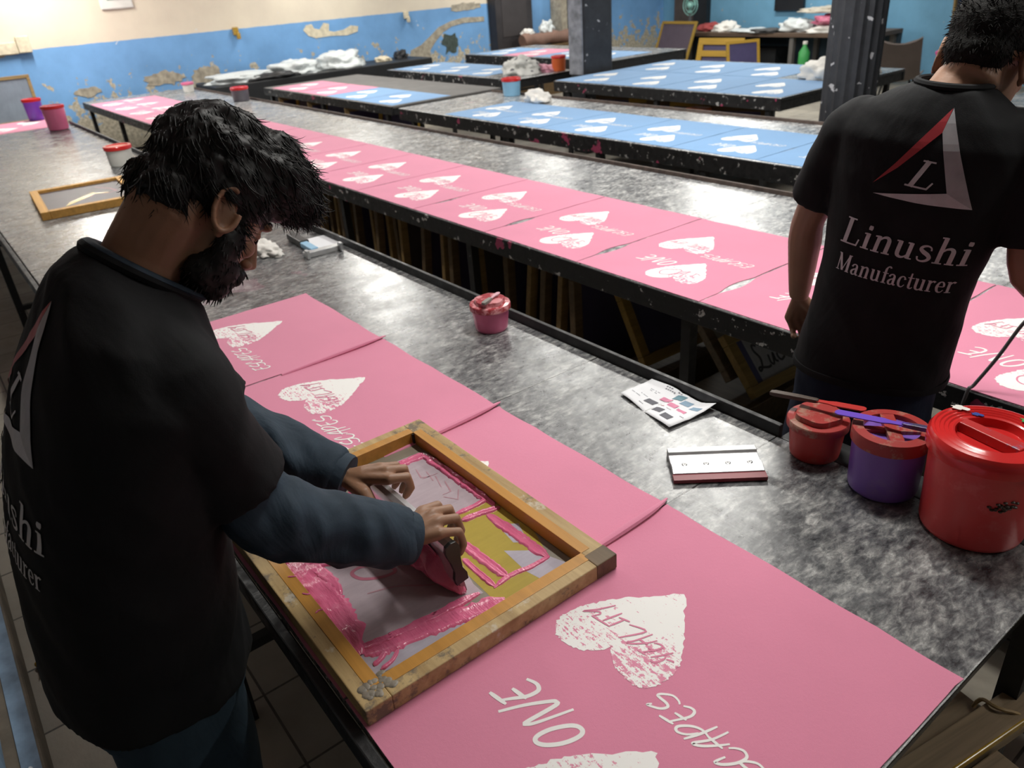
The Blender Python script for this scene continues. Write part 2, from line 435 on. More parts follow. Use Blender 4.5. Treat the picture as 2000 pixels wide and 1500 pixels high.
def m_skin(name, c):
    t = NT(name); n = t.noise(14, 5); n2 = t.noise(160, 3)
    t.set(t.ramp(n, [(0.3, tuple(x*0.86 for x in c)), (0.7, tuple(x*1.08 for x in c))]), 0.48, 0, 0.4)
    t.b.inputs['Subsurface Weight'].default_value = 0.08; t.b.inputs['Subsurface Radius'].default_value = (0.012, 0.004, 0.002)
    t.bump(t.math('ADD', n2, t.math('MULTIPLY', n, 0.5)), 0.15, 0.002); return t.m
M['skin1'] = m_skin('brown_skin', (0.29, 0.155, 0.092)); M['skin2'] = m_skin('tan_skin', (0.30, 0.165, 0.105))
def m_cloth(name, c, rough=0.85, fold=0.6, fs=(5, 5, 3)):
    t = NT(name); w = t.noise(500, 2, 0.6); f = t.noise(1.0, 4, 0.5, t.map(fs), 0.8); f2 = t.noise(16, 3)
    t.set(t.ramp(f2, [(0.3, tuple(x*0.85 for x in c)), (0.7, tuple(x*1.15 for x in c))]), rough, 0, 0.2)
    t.b.inputs['Sheen Weight'].default_value = 0.0
    b1 = t.n.new('ShaderNodeBump'); b1.inputs['Strength'].default_value = fold; b1.inputs['Distance'].default_value = 0.03; t.link(f, b1.inputs['Height'])
    b2 = t.n.new('ShaderNodeBump'); b2.inputs['Strength'].default_value = 0.25; b2.inputs['Distance'].default_value = 0.001; t.link(w, b2.inputs['Height'])
    t.link(b1.outputs[0], b2.inputs['Normal']); t.link(b2.outputs[0], t.b.inputs['Normal']); return t.m
M['tee'] = m_cloth('black_jersey', (0.0095, 0.0098, 0.0108), 0.85, 0.35)
M['shirt_blue'] = m_cloth('slate_blue_cotton', (0.028, 0.043, 0.061), 0.75, 0.35, (9, 9, 6))
M['navy'] = m_cloth('navy_cotton', (0.012, 0.017, 0.036), 0.8, 0.5)
M['teal_cloth'] = m_cloth('dark_teal_cotton', (0.026, 0.046, 0.066), 0.8, 0.5)
M['silver_print'] = plain('grey_reflective_print', (0.52, 0.515, 0.54), 0.45, var=0.12, scale=30)
M['silver_dim'] = plain('mid_grey_print', (0.36, 0.355, 0.375), 0.45, var=0.12, scale=30)
M['red_print'] = plain('dark_red_print', (0.36, 0.030, 0.040), 0.45, var=0.1)
M['hair'] = plain('black_hair', (0.0045, 0.004, 0.0038), 0.55, spec=0.32, var=0.3, scale=60)
M['hair_short'] = plain('short_black_hair', (0.006, 0.0055, 0.005), 0.7, spec=0.15, var=0.4, scale=200, bump=0.8, bscale=350)
M['eye'] = plain('eye_white', (0.5, 0.47, 0.43), 0.2, var=0.02)
M['lip'] = plain('lip_skin', (0.20, 0.075, 0.06), 0.4)
HEART = [(-0.4018, 0.5712), (-0.3693, 0.5344), (-0.34, 0.5005), (-0.3185, 0.474), (-0.3027, 0.4433), (-0.2973, 0.4143), (-0.2978, 0.3909), (-0.3077, 0.3722), (-0.3232, 0.3622), (-0.3432, 0.3624), (-0.3624, 0.3641), (-0.3805, 0.3717), (-0.3967, 0.3863), (-0.4016, 0.3934), (-0.4077, 0.3761), (-0.4206, 0.3587), (-0.4384, 0.3459), (-0.459, 0.3396), (-0.4797, 0.3403), (-0.4938, 0.3466), (-0.5074, 0.3629), (-0.5114, 0.3814), (-0.5081, 0.4061), (-0.4981, 0.4313), (-0.4846, 0.463), (-0.464, 0.4945), (-0.4353, 0.5309)]
REALITY = [[(-0.3257, 0.4569), (-0.3342, 0.4399), (-0.3443, 0.4225)], [(-0.3413, 0.4206), (-0.3362, 0.4175), (-0.3293, 0.4253), (-0.327, 0.4366), (-0.3289, 0.4418)], [(-0.3127, 0.4439), (-0.3242, 0.4382)], [(-0.3612, 0.4491), (-0.3529, 0.4542), (-0.3454, 0.4529), (-0.3494, 0.4394), (-0.3613, 0.4198)], [(-0.3691, 0.4181), (-0.3533, 0.4205)], [(-0.3616, 0.4349), (-0.3475, 0.4374)], [(-0.3757, 0.4616), (-0.386, 0.4286), (-0.3921, 0.418), (-0.3852, 0.4201), (-0.369, 0.4403), (-0.3611, 0.4569)], [(-0.3848, 0.4367), (-0.366, 0.4387)], [(-0.409, 0.4136), (-0.3873, 0.4582), (-0.4172, 0.4483)], [(-0.4209, 0.4536), (-0.441, 0.4471)], [(-0.4305, 0.4501), (-0.4375, 0.4217)], [(-0.4543, 0.421), (-0.4442, 0.4582)], [(-0.4757, 0.415), (-0.4362, 0.4204)], [(-0.4651, 0.4631), (-0.4797, 0.4328), (-0.4939, 0.4111), (-0.4763, 0.4296), (-0.4685, 0.429), (-0.4743, 0.4152)]]
ESCAPES = [[(-0.2808, 0.3579), (-0.2852, 0.3511), (-0.2755, 0.355), (-0.2657, 0.3616), (-0.2612, 0.371), (-0.267, 0.3751), (-0.2807, 0.3751), (-0.2859, 0.3765), (-0.2826, 0.3831), (-0.27, 0.3927), (-0.2578, 0.3921), (-0.2523, 0.3882)], [(-0.2466, 0.3901), (-0.237, 0.3961), (-0.2289, 0.3948), (-0.2272, 0.3845), (-0.2339, 0.3692), (-0.2435, 0.3514)], [(-0.2593, 0.3503), (-0.2352, 0.3548)], [(-0.2473, 0.3713), (-0.2271, 0.3743)], [(-0.2085, 0.347), (-0.1982, 0.3719), (-0.1899, 0.3998)], [(-0.1884, 0.3766), (-0.2002, 0.3787), (-0.2145, 0.3726), (-0.2267, 0.3594), (-0.2279, 0.3519), (-0.2216, 0.3494), (-0.2104, 0.3563), (-0.2007, 0.3707)], [(-0.1736, 0.4044), (-0.1815, 0.3763), (-0.1943, 0.3544), (-0.1937, 0.3509), (-0.1832, 0.3582), (-0.1681, 0.3771), (-0.1598, 0.3898)], [(-0.1886, 0.3763), (-0.1618, 0.3763)], [(-0.1509, 0.3684), (-0.1548, 0.3561), (-0.1548, 0.3505), (-0.1453, 0.3569), (-0.134, 0.3739), (-0.1308, 0.39), (-0.1395, 0.3957), (-0.1495, 0.3911), (-0.1569, 0.3832)], [(-0.1267, 0.3588), (-0.1311, 0.352), (-0.1214, 0.3559), (-0.1116, 0.3625), (-0.1071, 0.3719), (-0.1129, 0.376), (-0.1266, 0.376), (-0.1318, 0.3774), (-0.1285, 0.384), (-0.1159, 0.3936), (-0.1037, 0.393), (-0.0982, 0.3891)], [(-0.0925, 0.391), (-0.0829, 0.397), (-0.0748, 0.3957), (-0.0731, 0.3854), (-0.0798, 0.3701), (-0.0894, 0.3523)], [(-0.1052, 0.3512), (-0.0811, 0.3557)], [(-0.0932, 0.3722), (-0.073, 0.3752)]]
# [0.03144514 0.00017361]
ONE = [[(-0.3163, 0.2463), (-0.327, 0.2447), (-0.3374, 0.2334), (-0.3482, 0.2124), (-0.3526, 0.194), (-0.3511, 0.1839), (-0.3438, 0.1818), (-0.3328, 0.1892), (-0.3212, 0.2051), (-0.3139, 0.2226), (-0.3114, 0.2386)], [(-0.4254, 0.1715), (-0.408, 0.2093), (-0.3863, 0.245), (-0.3799, 0.25), (-0.3759, 0.2444), (-0.3822, 0.1925), (-0.3794, 0.1902), (-0.3713, 0.2036), (-0.3521, 0.2611)], [(-0.4448, 0.2432), (-0.4288, 0.2491), (-0.4186, 0.2471), (-0.4147, 0.2396), (-0.4186, 0.2219), (-0.4305, 0.2026), (-0.4388, 0.1887)], [(-0.4634, 0.1829), (-0.4285, 0.1889)], [(-0.4456, 0.2144), (-0.4153, 0.2192)]]
# ---------------------------------------------------------------- setting
def quad_wall(name, mat, pts, thick):
    m = MB(); m.span(*pts); return struct(name, m, mat)
m = MB(); m.span(-11.6, 4.0, -3.0, 12.8, -0.1, 0.0); struct('floor', m, M['floor'])
m = MB(); m.span(-11.6, 4.0, -3.0, 12.8, 3.15, 3.25); struct('ceiling', m, M['ceiling'])
m = MB(); m.span(-11.5, -11.3, -3.0, 12.8, 0, 3.15); struct('wall_left', m, M['wall'])
m = MB(); m.span(-11.3, 4.0, 12.5, 12.7, 0, 3.15); struct('wall_back', m, M['wall_back'])
# raised step the photographer looks over, blue painted edge
m = MB(); m.span(-9, 2.0, -1.6, -0.247, 0, 0.12); stp = struct('trim_1', m, M['step'], bevel=0.012)
m = MB(); m.span(-9, 2.0, -0.300, -0.256, 0.12, 0.1235); struct('painted_edge', m, M['blue_paint'], stp)
m = MB(); m.span(-9, 2.0, -1.6, -0.334, 0.12, 0.235); struct('upper_step', m, M['step'], stp, bevel=0.01)
m = MB(); m.span(-9, 2.0, -0.42, -0.330, 0.125, 0.24); struct('painted_edge', m, M['blue_paint'], stp, bevel=0.004)
m = MB(); m.span(-11.3, 4.0, -3.2, -3.0, 0, 3.15); struct('wall_near', m, M['wall'])
m = MB(); m.span(4.0, 4.2, -3.2, 12.8, 0, 3.15); struct('wall_right', m, M['wall'])
# plaster patches standing proud of / chipped out of the left wall
def patch(name, pts, mat, x=-11.3, t=0.006):
    m = MB(); n = len(pts); o = [(x+t, p[0], p[1]) for p in pts]; b = [(x-0.002, p[0], p[1]) for p in pts]
    m.v = o+b; m.f = [tuple(range(n))]+[(i, (i+1) % n, n+(i+1) % n, n+i) for i in range(n)]; m.m = [0]*len(m.f)
    return struct(name, m, mat)
def ragged(c, w, h, seed, n=26, k=0.35):
    r = random.Random(seed); out = []
    for i in range(n):
        a = 2*math.pi*i/n; q = 1-k*r.random(); out.append((c[0]+w*q*math.cos(a), c[1]+h*q*math.sin(a)))
    return out
patch('trim_2', [(5.03, 1.36), (5.10, 1.28), (5.2, 1.245), (5.45, 1.25), (5.7, 1.235), (5.88, 1.27), (5.90, 1.34), (5.78, 1.36), (5.66, 1.315), (5.5, 1.30), (5.42, 1.32), (5.44, 1.41), (5.36, 1.43), (5.28, 1.35), (5.2, 1.37), (5.17, 1.43), (5.08, 1.42)], M['plaster'])
cr = [(6.7, 0.78), (6.75, 0.92), (6.95, 0.98), (7.15, 1.1), (7.3, 1.2), (7.55, 1.27), (7.8, 1.30), (8.2, 1.28), (8.2, 1.21), (7.8, 1.22), (7.55, 1.19), (7.38, 1.12), (7.22, 1.0), (7.1, 0.88), (7.1, 0.74)]
patch('trim_3', cr, M['plaster_dirty'])
patch('trim_4', ragged((2.05, 0.93), 0.17, 0.07, 4), M['plaster_dirty'])
patch('trim_5', ragged((3.0, 0.98), 0.30, 0.10, 5), M['plaster_dirty'])
patch('trim_6', ragged((3.55, 0.95), 0.25, 0.13, 6), M['plaster_dirty'])
patch('trim_7', ragged((1.5, 0.80), 0.22, 0.06, 7), M['plaster_dirty'])
patch('trim_8', ragged((1.12, 1.45), 0.35, 0.045, 8), M['plaster_dirty'])
patch('trim_9', ragged((7.85, 1.45), 0.35, 0.07, 9), M['plaster_dirty'])
patch('trim_10', ragged((7.5, 0.95), 0.2, 0.2, 10, 20, .5), plain('green_black_damp', (0.05, 0.07, 0.06), 0.8, var=0.4, scale=20))
# dark doors and columns at the far end
m = MB(); m.span(-11.31, -11.1, 8.30, 9.06, 0, 3.0); d1 = struct('door_1', m, plain('dark_door', (0.028, 0.024, 0.026), 0.6, var=0.3))
m = MB()
for z0, z1 in ((0.15, 0.75), (0.95, 1.55), (1.7, 2.3)): m.span(-11.10, -11.092, 8.42, 8.94, z0, z1)
struct('door_panel', m, plain('dark_door_panel', (0.04, 0.034, 0.035), 0.6), d1)
m = MB(); m.span(-11.31, -11.12, 9.75, 10.5, 0, 3.0); struct('door_2', m, plain('black_doorway', (0.014, 0.015, 0.02), 0.6))
m = MB(); m.span(-11.28, -11.0, 9.62, 9.75, 0, 3.0); struct('trim_11', m, M['plaster_dirty'])
m = MB(); m.span(-10.95, -10.45, 12.42, 12.51, 0, 3.0); struct('door_3', m, plain('brown_door', (0.085, 0.065, 0.058), 0.6, var=0.3))
m = MB(); m.span(-10.45, -10.15, 12.38, 12.51, 0, 3.0); struct('trim_12', m, M['black_sheet'])
m = MB(); m.span(-8.75, -8.2, 12.44, 12.5, 1.0, 1.6); struct('window_1', m, plain('dark_window', (0.012, 0.014, 0.018), 0.3))

# pillars
def m_pillar():
    t = NT('black_pillar_with_chips'); n = t.noise(7, 5, 0.7)
    a = t.math('GREATER_THAN', t.noise(15, 3, 0.5), 0.685)
    c = t.ramp(n, [(0.3, (0.020, 0.021, 0.025)), (0.7, (0.038, 0.040, 0.046))]); c = t.mix(a, c, (0.40, 0.40, 0.42)); t.set(c, 0.5, 0, 0.4); return t.m
M['pillar'] = m_pillar()
m = MB(); m.span(-6.83, -6.60, 6.08, 6.50, 0, 3.15)
p1 = tag(obj('pillar', m, M['pillar'], bevel=0.02), 'square black pillar with a whitewashed side by the far blue tables', 'pillar')
m = MB(); m.span(-6.825, -6.62, 6.06, 6.082, 0.84, 3.15); obj('whitewash', m, plain('grey_whitewash', (0.22, 0.23, 0.26), 0.8, var=0.4, scale=12), p1)
m = MB(); rings = []
for z in (0, 3.15):
    ring = []
    for i in range(72):
        a = 2*math.pi*i/72; r = 0.175*(1-0.07*(0.5+0.5*math.cos(18*a))**0.6); ring.append((r*math.cos(a), r*math.sin(a), z))
    rings.append(ring)
m.loft(rings)
m.lathe([(0.0, 0), (0.20, 0), (0.20, 0.62), (0.178, 0.64), (0.0, 0.64)], n=36)
p2 = obj('pillar', m, M['pillar'], loc=(-3.02, 5.22, 0)); tag(p2, 'fluted round black pillar speckled with paint beside the man in the dark T-shirt', 'pillar')

# green framed notice on the wall
t = thing('framed_notice', 'white-framed green notice on the cream part of the left wall', 'notice', (-11.29, 2.66, 1.90))
m = MB(); m.span(-0.012, 0.02, -0.19, 0.19, -0.085, 0.40); obj('frame', m, M['white_tub'], t, bevel=0.03)
m = MB(); m.span(0.02, 0.026, -0.10, 0.12, 0.02, 0.36); obj('notice_face', m, plain('green_print', (0.03, 0.25, 0.12), 0.5), t)
for k, (y, z, lab) in enumerate(((4.05, 1.44, 'yellow hook on the blue edge of the left wall, left of the plaster patch'), (6.72, 1.42, 'yellow bracket on the left wall, right of the plaster patch'))):
    m = MB(); m.box((0.03, 0, 0), (0.06, 0.07, 0.10)); m.box((0.05, 0.02, -0.06), (0.04, 0.05, 0.08), 0.4)
    o = obj('hook', m, M['glue'] if k == 0 else M['plaster'], loc=(-11.295, y, z), bevel=0.01); tag(o, lab, 'hook', 'hooks on the left wall')
m = MB(); m.box((0, 0, 0), (0.05, 0.26, 0.13)); m.box((0.02, 0.2, 0.03), (0.05, 0.14, 0.18))
o = obj('switch_box', m, M['plaster'], loc=(-11.27, 1.32, 1.50), bevel=0.01); tag(o, 'cream switch boxes on the left wall above the leaning screen', 'switch box')

# ---------------------------------------------------------------- tables
def table(name, label, x0, x1, y0, y1, ref, top, edge, lip=None, legs=(), apron=0.075, slab=0.02, lipmat=None, brace=True, lipx=None, leg_in=0.03, apmat=None, rail_out=0.006):
    t = thing(name, label, 'table', (ref, (y0+y1)/2, 0))
    ox, oy = ref, (y0+y1)/2
    m = MB(); m.span(x0-ox, x1-ox, y0-oy, y1-oy, 0.85-slab, 0.85); obj('tabletop', m, top, t, bevel=0.003)
    am = apmat or M['steel']
    m = MB(); m.span(x0-ox, x1-ox, y0-oy-rail_out, y0-oy+0.02-rail_out, 0.85-apron, 0.848); obj('near_edge_rail', m, am, t, bevel=0.003)
    m = MB(); m.span(x0-ox, x1-ox, y1-oy-0.025, y1-oy-0.001, 0.85-apron, 0.828); obj('far_edge_rail', m, M['steel_clean'], t)
    for ex in (x0-ox, x1-ox-(0.032 if leg_in > 0 else 0.16)):
        m = MB(); m.span(ex, ex+0.026, y0-oy+0.02, y1-oy-0.025, 0.85-apron, 0.829); obj('end_rail', m, M['steel_clean'], t)
    if lip:
        a, b = lipx or (x0, x1)
        m = MB(); m.span(a-ox, b-ox, y1-oy, y1-oy+0.014, 0.80, 0.85+lip); obj('raised_lip', m, lipmat or M['steel_clean'], t, bevel=0.002)
    for x in legs:
        for y in (y0+leg_in, y1-leg_in-0.02):
            m = MB(); m.span(x-ox-0.02, x-ox+0.02, y-oy-0.02, y-oy+0.02, 0, 0.85-apron); obj('leg', m, M['steel_clean'], t)
    if brace and legs:
        for x in legs:
            m = MB(); m.span(x-ox-0.015, x-ox+0.015, y0+leg_in-oy+0.02, y1-leg_in-0.02-oy-0.02, 0.24, 0.27); obj('cross_bar', m, M['steel_clean'], t)
    return t
table('printing_table', 'long grey marbled printing table in the foreground', -9.9, -0.268, 0.257, 1.39, -0.268, m_laminate('marbled_laminate_front', 1.15, 0.606, 0), None, lip=0.03, legs=(-0.292, -1.75, -3.6, -5.4, -7.2, -9.0), lipx=(-9.05, -0.87), leg_in=-0.02, rail_out=0.024, apron=0.05, apmat=M['steel_clean'])
_t1 = [o for o in COL.objects if o.get('label') == 'long grey marbled printing table in the foreground'][0]
m = MB(); m.span(-0.60, 0, 0.567, 0.648, 0.83, 0.85); obj('end_board', m, _t1.children[0].data.materials[0], _t1, bevel=0.003)
table('printing_table', 'long middle printing table covered in pink panels, black paint-splashed edge', -11.0, 1.6, 1.905, 3.17, -0.935, m_laminate('worn_laminate_middle', 2.1, 1.21, 0.02), None, lip=0.02, legs=(1.2, 0.0, -1.60, -2.90, -4.2, -5.5, -6.8, -8.1, -9.4, -10.8), lipmat=M['rust'], apron=0.08)
table('printing_table', 'pale printing table with a row of blue panels behind the middle table', -6.5, -0.6, 3.68, 4.74, -2.02, m_laminate('pale_laminate_third', 2.5, 1.25, 0), None, lip=0.02, legs=(-6.3, -4.9, -3.9, -3.0, -1.8, -0.7), lipmat=M['rust'], apron=0.10)
table('printing_table', 'short table with two pink and two blue panels and a bare grey half', -9.75, -6.66, 3.70, 4.98, -6.66, M['grey_cloth'], None, legs=(-9.6, -8.2, -6.8), apron=0.08)
table('printing_table', 'blue-covered table in front of the fluted pillar, two rows of panels', -6.5, -3.77, 5.55, 7.42, -3.77, m_laminate('pale_laminate_fourth', 1.8, 0.68, 0), None, legs=(-6.3, -5.1, -3.9), apron=0.10)
table('printing_table', 'table with blue panels and rags left of the square pillar', -9.75, -7.0, 5.42, 6.32, -7.0, m_laminate('pale_laminate_fifth', 1.8, 0.68, 0), None, legs=(-9.6, -8.3, -7.15), apron=0.09)
table('printing_table', 'farthest blue-covered table, behind the square pillar', -10.3, -7.2, 7.08, 8.42, -7.2, m_laminate('pale_laminate_sixth', 1.8, 0.68, 0), None, legs=(-10.1, -8.7, -7.35), apron=0.12)

TABLES = {o['label']: o for o in COL.objects if o.name.startswith('printing_table')}
def attach(o, start):
    """make a world-space mesh a part of the table whose label begins so"""
    t = [v for k, v in TABLES.items() if k.startswith(start)][0]
    o.parent = t; o.location = Vector(o.location)-Vector(t.location)
    for k in ('label', 'category', 'group'):
        if k in o: del o[k]
# ---------------------------------------------------------------- printed fabric panels
def flat_poly(pts, z=0.0, mi=0):
    m = MB(); m.v = [(p[0], p[1], z) for p in pts]; m.f = [tuple(range(len(pts)))]; m.m = [mi]; return m
def heart_mesh(off, seed, rough=0.0025):
    r = random.Random(seed); P = smoothpts([Vector((p[0], p[1])) for p in HEART], 5, True)
    P = [p for i, p in enumerate(P) if i % 5 == 0 or not 55 <= i <= 75]
    out = []
    for i, p in enumerate(P):
        out.append((p.x+off[0]+r.uniform(-rough, rough), p.y+off[1]+r.uniform(-rough, rough)))
    return out
HB = (0.182, -0.272)
def sm2(l, k=4): return [(p.x, p.y) for p in smoothpts([Vector(q) for q in l], k)]
_h1 = heart_mesh((0, 0), 1); _h2 = heart_mesh(HB, 2)
def tri_mesh(me):
    bm = bmesh.new(); bm.from_mesh(me); bmesh.ops.triangulate(bm, faces=bm.faces[:], ngon_method='EAR_CLIP')
    for f in bm.faces:
        if f.normal.z < 0: f.normal_flip()
    bm.to_mesh(me); bm.free(); return me
mh1 = tri_mesh(flat_poly(_h1).mesh('printed_heart')); mh2 = tri_mesh(flat_poly(_h2).mesh('printed_heart'))
def mesh_strokes(lists, w, z, off=(0, 0), closed=()):
    m = MB()
    for i, l in enumerate(lists):
        q = [(x+off[0], y+off[1]) for x, y in (sm2(l) if i not in closed else [(p.x, p.y) for p in smoothpts([Vector(a) for a in l], 4, True)])]
        m.stroke(q, w, z+i*0.00002, close=i in closed)
    return m
m_esc = mesh_strokes(ESCAPES, 0.0048, 0).mesh('lettering'); m_one = mesh_strokes(ONE, 0.0075, 0, closed=(0,)).mesh('lettering')
m_real = mesh_strokes(REALITY, 0.0038, 0).mesh('heart_lettering')
m_love = mesh_strokes([[(-0.288, 0.124), (-0.292, 0.149), (-0.272, 0.172), (-0.247, 0.188), (-0.232, 0.18), (-0.233, 0.15), (-0.248, 0.123), (-0.27, 0.111)], [(-0.242, 0.118), (-0.225, 0.160), (-0.203, 0.198), (-0.205, 0.168), (-0.200, 0.126)], [(-0.170, 0.165), (-0.172, 0.194), (-0.150, 0.187)], [(-0.182, 0.165), (-0.158, 0.158)]], 0.0045, 0, closed=(0,)).mesh('heart_lettering')
def panel_mesh(w, d, seed, gap=0.0, wob=0.003):
    """flat cut piece, x from -w to 0, y from 0 to d; slightly uneven edges"""
    r = random.Random(seed); pts = []
    ph = [r.uniform(0, 6.28) for _ in range(4)]
    def j(u, k): return wob*(0.5*math.sin(5*u+ph[k])+0.5*math.sin(13*u+2*ph[k]))
    N = 30
    for i in range(N):
        u = i/N; pts.append((-w+u*w, j(u, 0)*0.5, 0))
    for i in range(N):
        u = i/N; g = gap*max(0, 1-((u-0.27)/0.12)**2); pts.append((-0.002-abs(j(u, 1))-g*0.5, u*d))
    for i in range(N):
        u = i/N; pts.append((-u*w, d-abs(j(u, 2))*1.4))
    for i in range(N):
        u = i/N; g = gap*max(0, 1-((1-u-0.27)/0.12)**2); pts.append((-w+0.002+abs(j(u, 3))+g*0.5, d-u*d))
    m = MB(); m.prism([(p[0], p[1]) for p in pts], 0, 0.0022); return m
PM = {}
def fabric_panel(label, x, y, w, d, colour, group, seed, gap=0.0, z=0.8502, detail=True, love=True):
    m = panel_mesh(w, d, seed, gap)
    o = obj('fabric_panel', m, M[colour], loc=(x, y, z)); tag(o, label, 'fabric panel', group)
    sx, sy = w/0.605, d/0.749
    def kid(nm, me, mat, zz):
        key = (me.name, mat.name)
        if key not in PM:
            c = me.copy(); c.materials.clear(); c.materials.append(mat); PM[key] = c
        k = bpy.data.objects.new(nm, PM[key]); COL.objects.link(k); k.parent = o; k.location = (0, 0, 0.0022+zz); k.scale = (sx, sy, 1); return k
    pr = M['print_'+colour]; kn = M['print_knock_'+colour]
    h = kid('printed_heart', mh1, pr, 0.0004); h2 = kid('printed_heart', mh2, M['print_'+colour+'_low'], 0.0004)
    if detail:
        kid('printed_lettering', m_esc, M['print_white'], 0.0004); kid('printed_lettering', m_one, M['print_white'], 0.0004)
        k = kid('heart_lettering', m_real, kn, 0.0008); k.parent = h; k.location = (0, 0, 0.0004); k.scale = (1, 1, 1)
        k = kid('heart_lettering', m_love, kn, 0.0008); k.parent = h2; k.location = (0, 0, 0.0004); k.scale = (1, 1, 1)
    return o
FRONT = [(-0.270, 'pink panel at the near end of the foreground table, its hearts fully in view'), (-0.875, 'pink panel under the near half of the yellow printing frame'),
         (-1.458, 'pink panel half covered by the far end of the printing frame'), (-2.070, 'pink panel with a whole printed heart, in front of the bearded man'), ]
xs = [-0.270, -0.875, -1.458, -2.070, -2.660]
labs = ['pink panel at the bare end of the foreground table, ONE and ESCAPES in full view', 'pink panel lying under the wooden printing frame',
        'pink panel with a heart just beyond the printing frame, ESCAPES running under the frame', 'last pink panel on the foreground table beside the bearded man, farthest from the paint tubs']
for i in range(4):
    p = fabric_panel(labs[i], xs[i], 0.257, xs[i]-xs[i+1]-0.001, 0.749, 'pink', 'pink panels on the foreground table', 100+i)
    if i < 3:
        # rolled-up hem where two pieces meet
        xx = -(xs[i]-xs[i+1])
        hem = [(xx+0.008, 0.40, 0.003), (xx+0.007, 0.54, 0.006), (xx+0.005, 0.65, 0.008), (xx+0.001, 0.72, 0.008), (xx-0.008, 0.762, 0.004)]
        mm = MB(); mm.tube(smoothpts([Vector(q) for q in hem], 4), [0.002+0.0075*math.sin(math.pi*min(1, (j+2)/18)) for j in range(17)], 8, flat=[0.0015+0.0055*math.sin(math.pi*min(1, (j+2)/18)) for j in range(17)])
        obj('rolled_hem', mm, M['pink'], p, smooth=True)
# edge of the near piece lifting along the marble side
n_mid = 0
for i in range(-2, 16):
    x = -0.935-0.605*i
    lab = '%s pink panel along the middle table, counted from the end nearest the camera' % ORD[i+2]
    fabric_panel(lab, x, 1.907, 0.604, 0.742, 'pink', 'pink panels on the middle table', 200+i, gap=0.030 if 0 <= i <= 3 else 0.006, detail=True)
# far end of the foreground table: one more pink piece
fabric_panel('pink panel across the far end of the foreground table under the pink tub', -9.0, 0.70, 0.86, 0.68, 'pink', None, 260, detail=False)
for i in range(8):
    fabric_panel('%s sky-blue panel on the third table, counted from its left end' % ORD[i], -5.145+0.625*i, 3.70, 0.624, 0.745, 'blue', 'blue panels on the third table', 300+i)
for k, (x, col) in enumerate(((-8.85, 'pink'), (-8.10, 'pink'), (-7.40, 'blue'), (-6.70, 'blue'))):
    fabric_panel('%s %s panel from the left on the half-bare short table' % (('first', 'second', 'first', 'second')[k], col), x, 3.73, 0.72, 0.66, col, 'panels on the short far table', 330+k, detail=False)
for r_ in range(2):
    for k in range(4):
        if r_ == 1 and k == 3: continue
        fabric_panel('%s blue panel, %s row, table before the fluted pillar, from the left' % (ORD[k], ('near', 'far')[r_]), -5.83+0.68*k, 5.58+0.90*r_, 0.675, 0.89, 'blue', 'blue panels on the table before the fluted pillar', 340+10*r_+k, detail=False)
for k in range(3):
    fabric_panel('%s blue panel on the table left of the square pillar' % ORD[k], -9.02+0.68*k, 5.50, 0.675, 0.78, 'blue', 'blue panels on the table left of the square pillar', 370+k, detail=False)
for k in range(4):
    fabric_panel('%s panel from the left on the farthest table' % ORD[k], -9.5+0.7*k, 7.15, 0.69, 0.85, 'pink' if k == 1 else 'blue', 'panels on the farthest table', 380+k, detail=False)
# ---------------------------------------------------------------- the printing frame in use
FZ0, FZ1 = 0.8532, 0.886
pf = thing('printing_screen', 'wooden printing frame smeared with wet pink ink, lying under the squeegee', 'printing frame', (-1.149, 0.526, FZ0))
def fl(x, y, z=0): return (x+1.149, y-0.526, z-FZ0)
X0, X1, Y0, Y1, BW = -1.497, -0.803, 0.262, 0.790, 0.046
def frame_bar(x0, x1, y0, y1, nm='frame_bar', mat=None):
    m = MB(); a = fl(x0, y0, FZ0); b = fl(x1, y1, FZ1); m.span(a[0], b[0], a[1], b[1], 0, FZ1-FZ0)
    return obj(nm, m, mat or M['wood_stained'], pf, bevel=0.002)
def gold(par, x0, x1, y0, y1):
    m = MB(); a = fl(x0, y0); b = fl(x1, y1); m.span(a[0], b[0], a[1], b[1], 0.0012, FZ1-FZ0+0.0009)
    o = obj('varnished_inner_edge', m, M['wood_yellow'], par, bevel=0.0008); return o
g = 0.024
b_ = frame_bar(X0, X1, Y1-BW, Y1); gold(b_, X0+BW, X1-BW, Y1-BW-0.0008, Y1-g*1.02)
b_ = frame_bar(X0, X1, Y0, Y0+BW); gold(b_, X0+BW*0.4, X1-BW*0.75, Y0+g, Y0+BW+0.0008)
b_ = frame_bar(X0, X0+BW, Y0+BW, Y1-BW); gold(b_, X0+g, X0+BW+0.0008, Y0+BW, Y1-BW)
b_ = frame_bar(X1-BW, X1, Y0+BW, Y1-BW); gold(b_, X1-BW-0.0008, X1-g*0.95, Y0+BW, Y1-BW)
m = MB(); a = fl(X1-0.036, Y1-0.05); m.span(a[0], a[0]+0.037, a[1], a[1]+0.051, 0.0005, FZ1-FZ0+0.0012); obj('corner_joint', m, M['wood_dark'], pf, bevel=0.002)
m = MB(); r_ = random.Random(3)
for i in range(26):
    a = fl(X1-0.030+r_.uniform(-.022, .016), Y0+0.030+r_.uniform(-.016, .03)); m.ball((a[0], a[1], FZ1-FZ0+0.0003), (r_.uniform(.004, .009), r_.uniform(.004, .009), 0.0013), 10, 6)
obj('glue_lump', m, plain('grey_glue', (0.20, 0.17, 0.13), 0.5, var=0.5, scale=60), pf, smooth=True)
m = MB(); a = fl(X0+BW-0.001, Y1-BW-0.006); m.span(a[0], a[0]+0.007, a[1], a[1]+0.007, 0.001, FZ1-FZ0-0.002); obj('dark_corner_strip', m, M['blade_dark'], pf)  # narrow black strip in the frame's inner corner
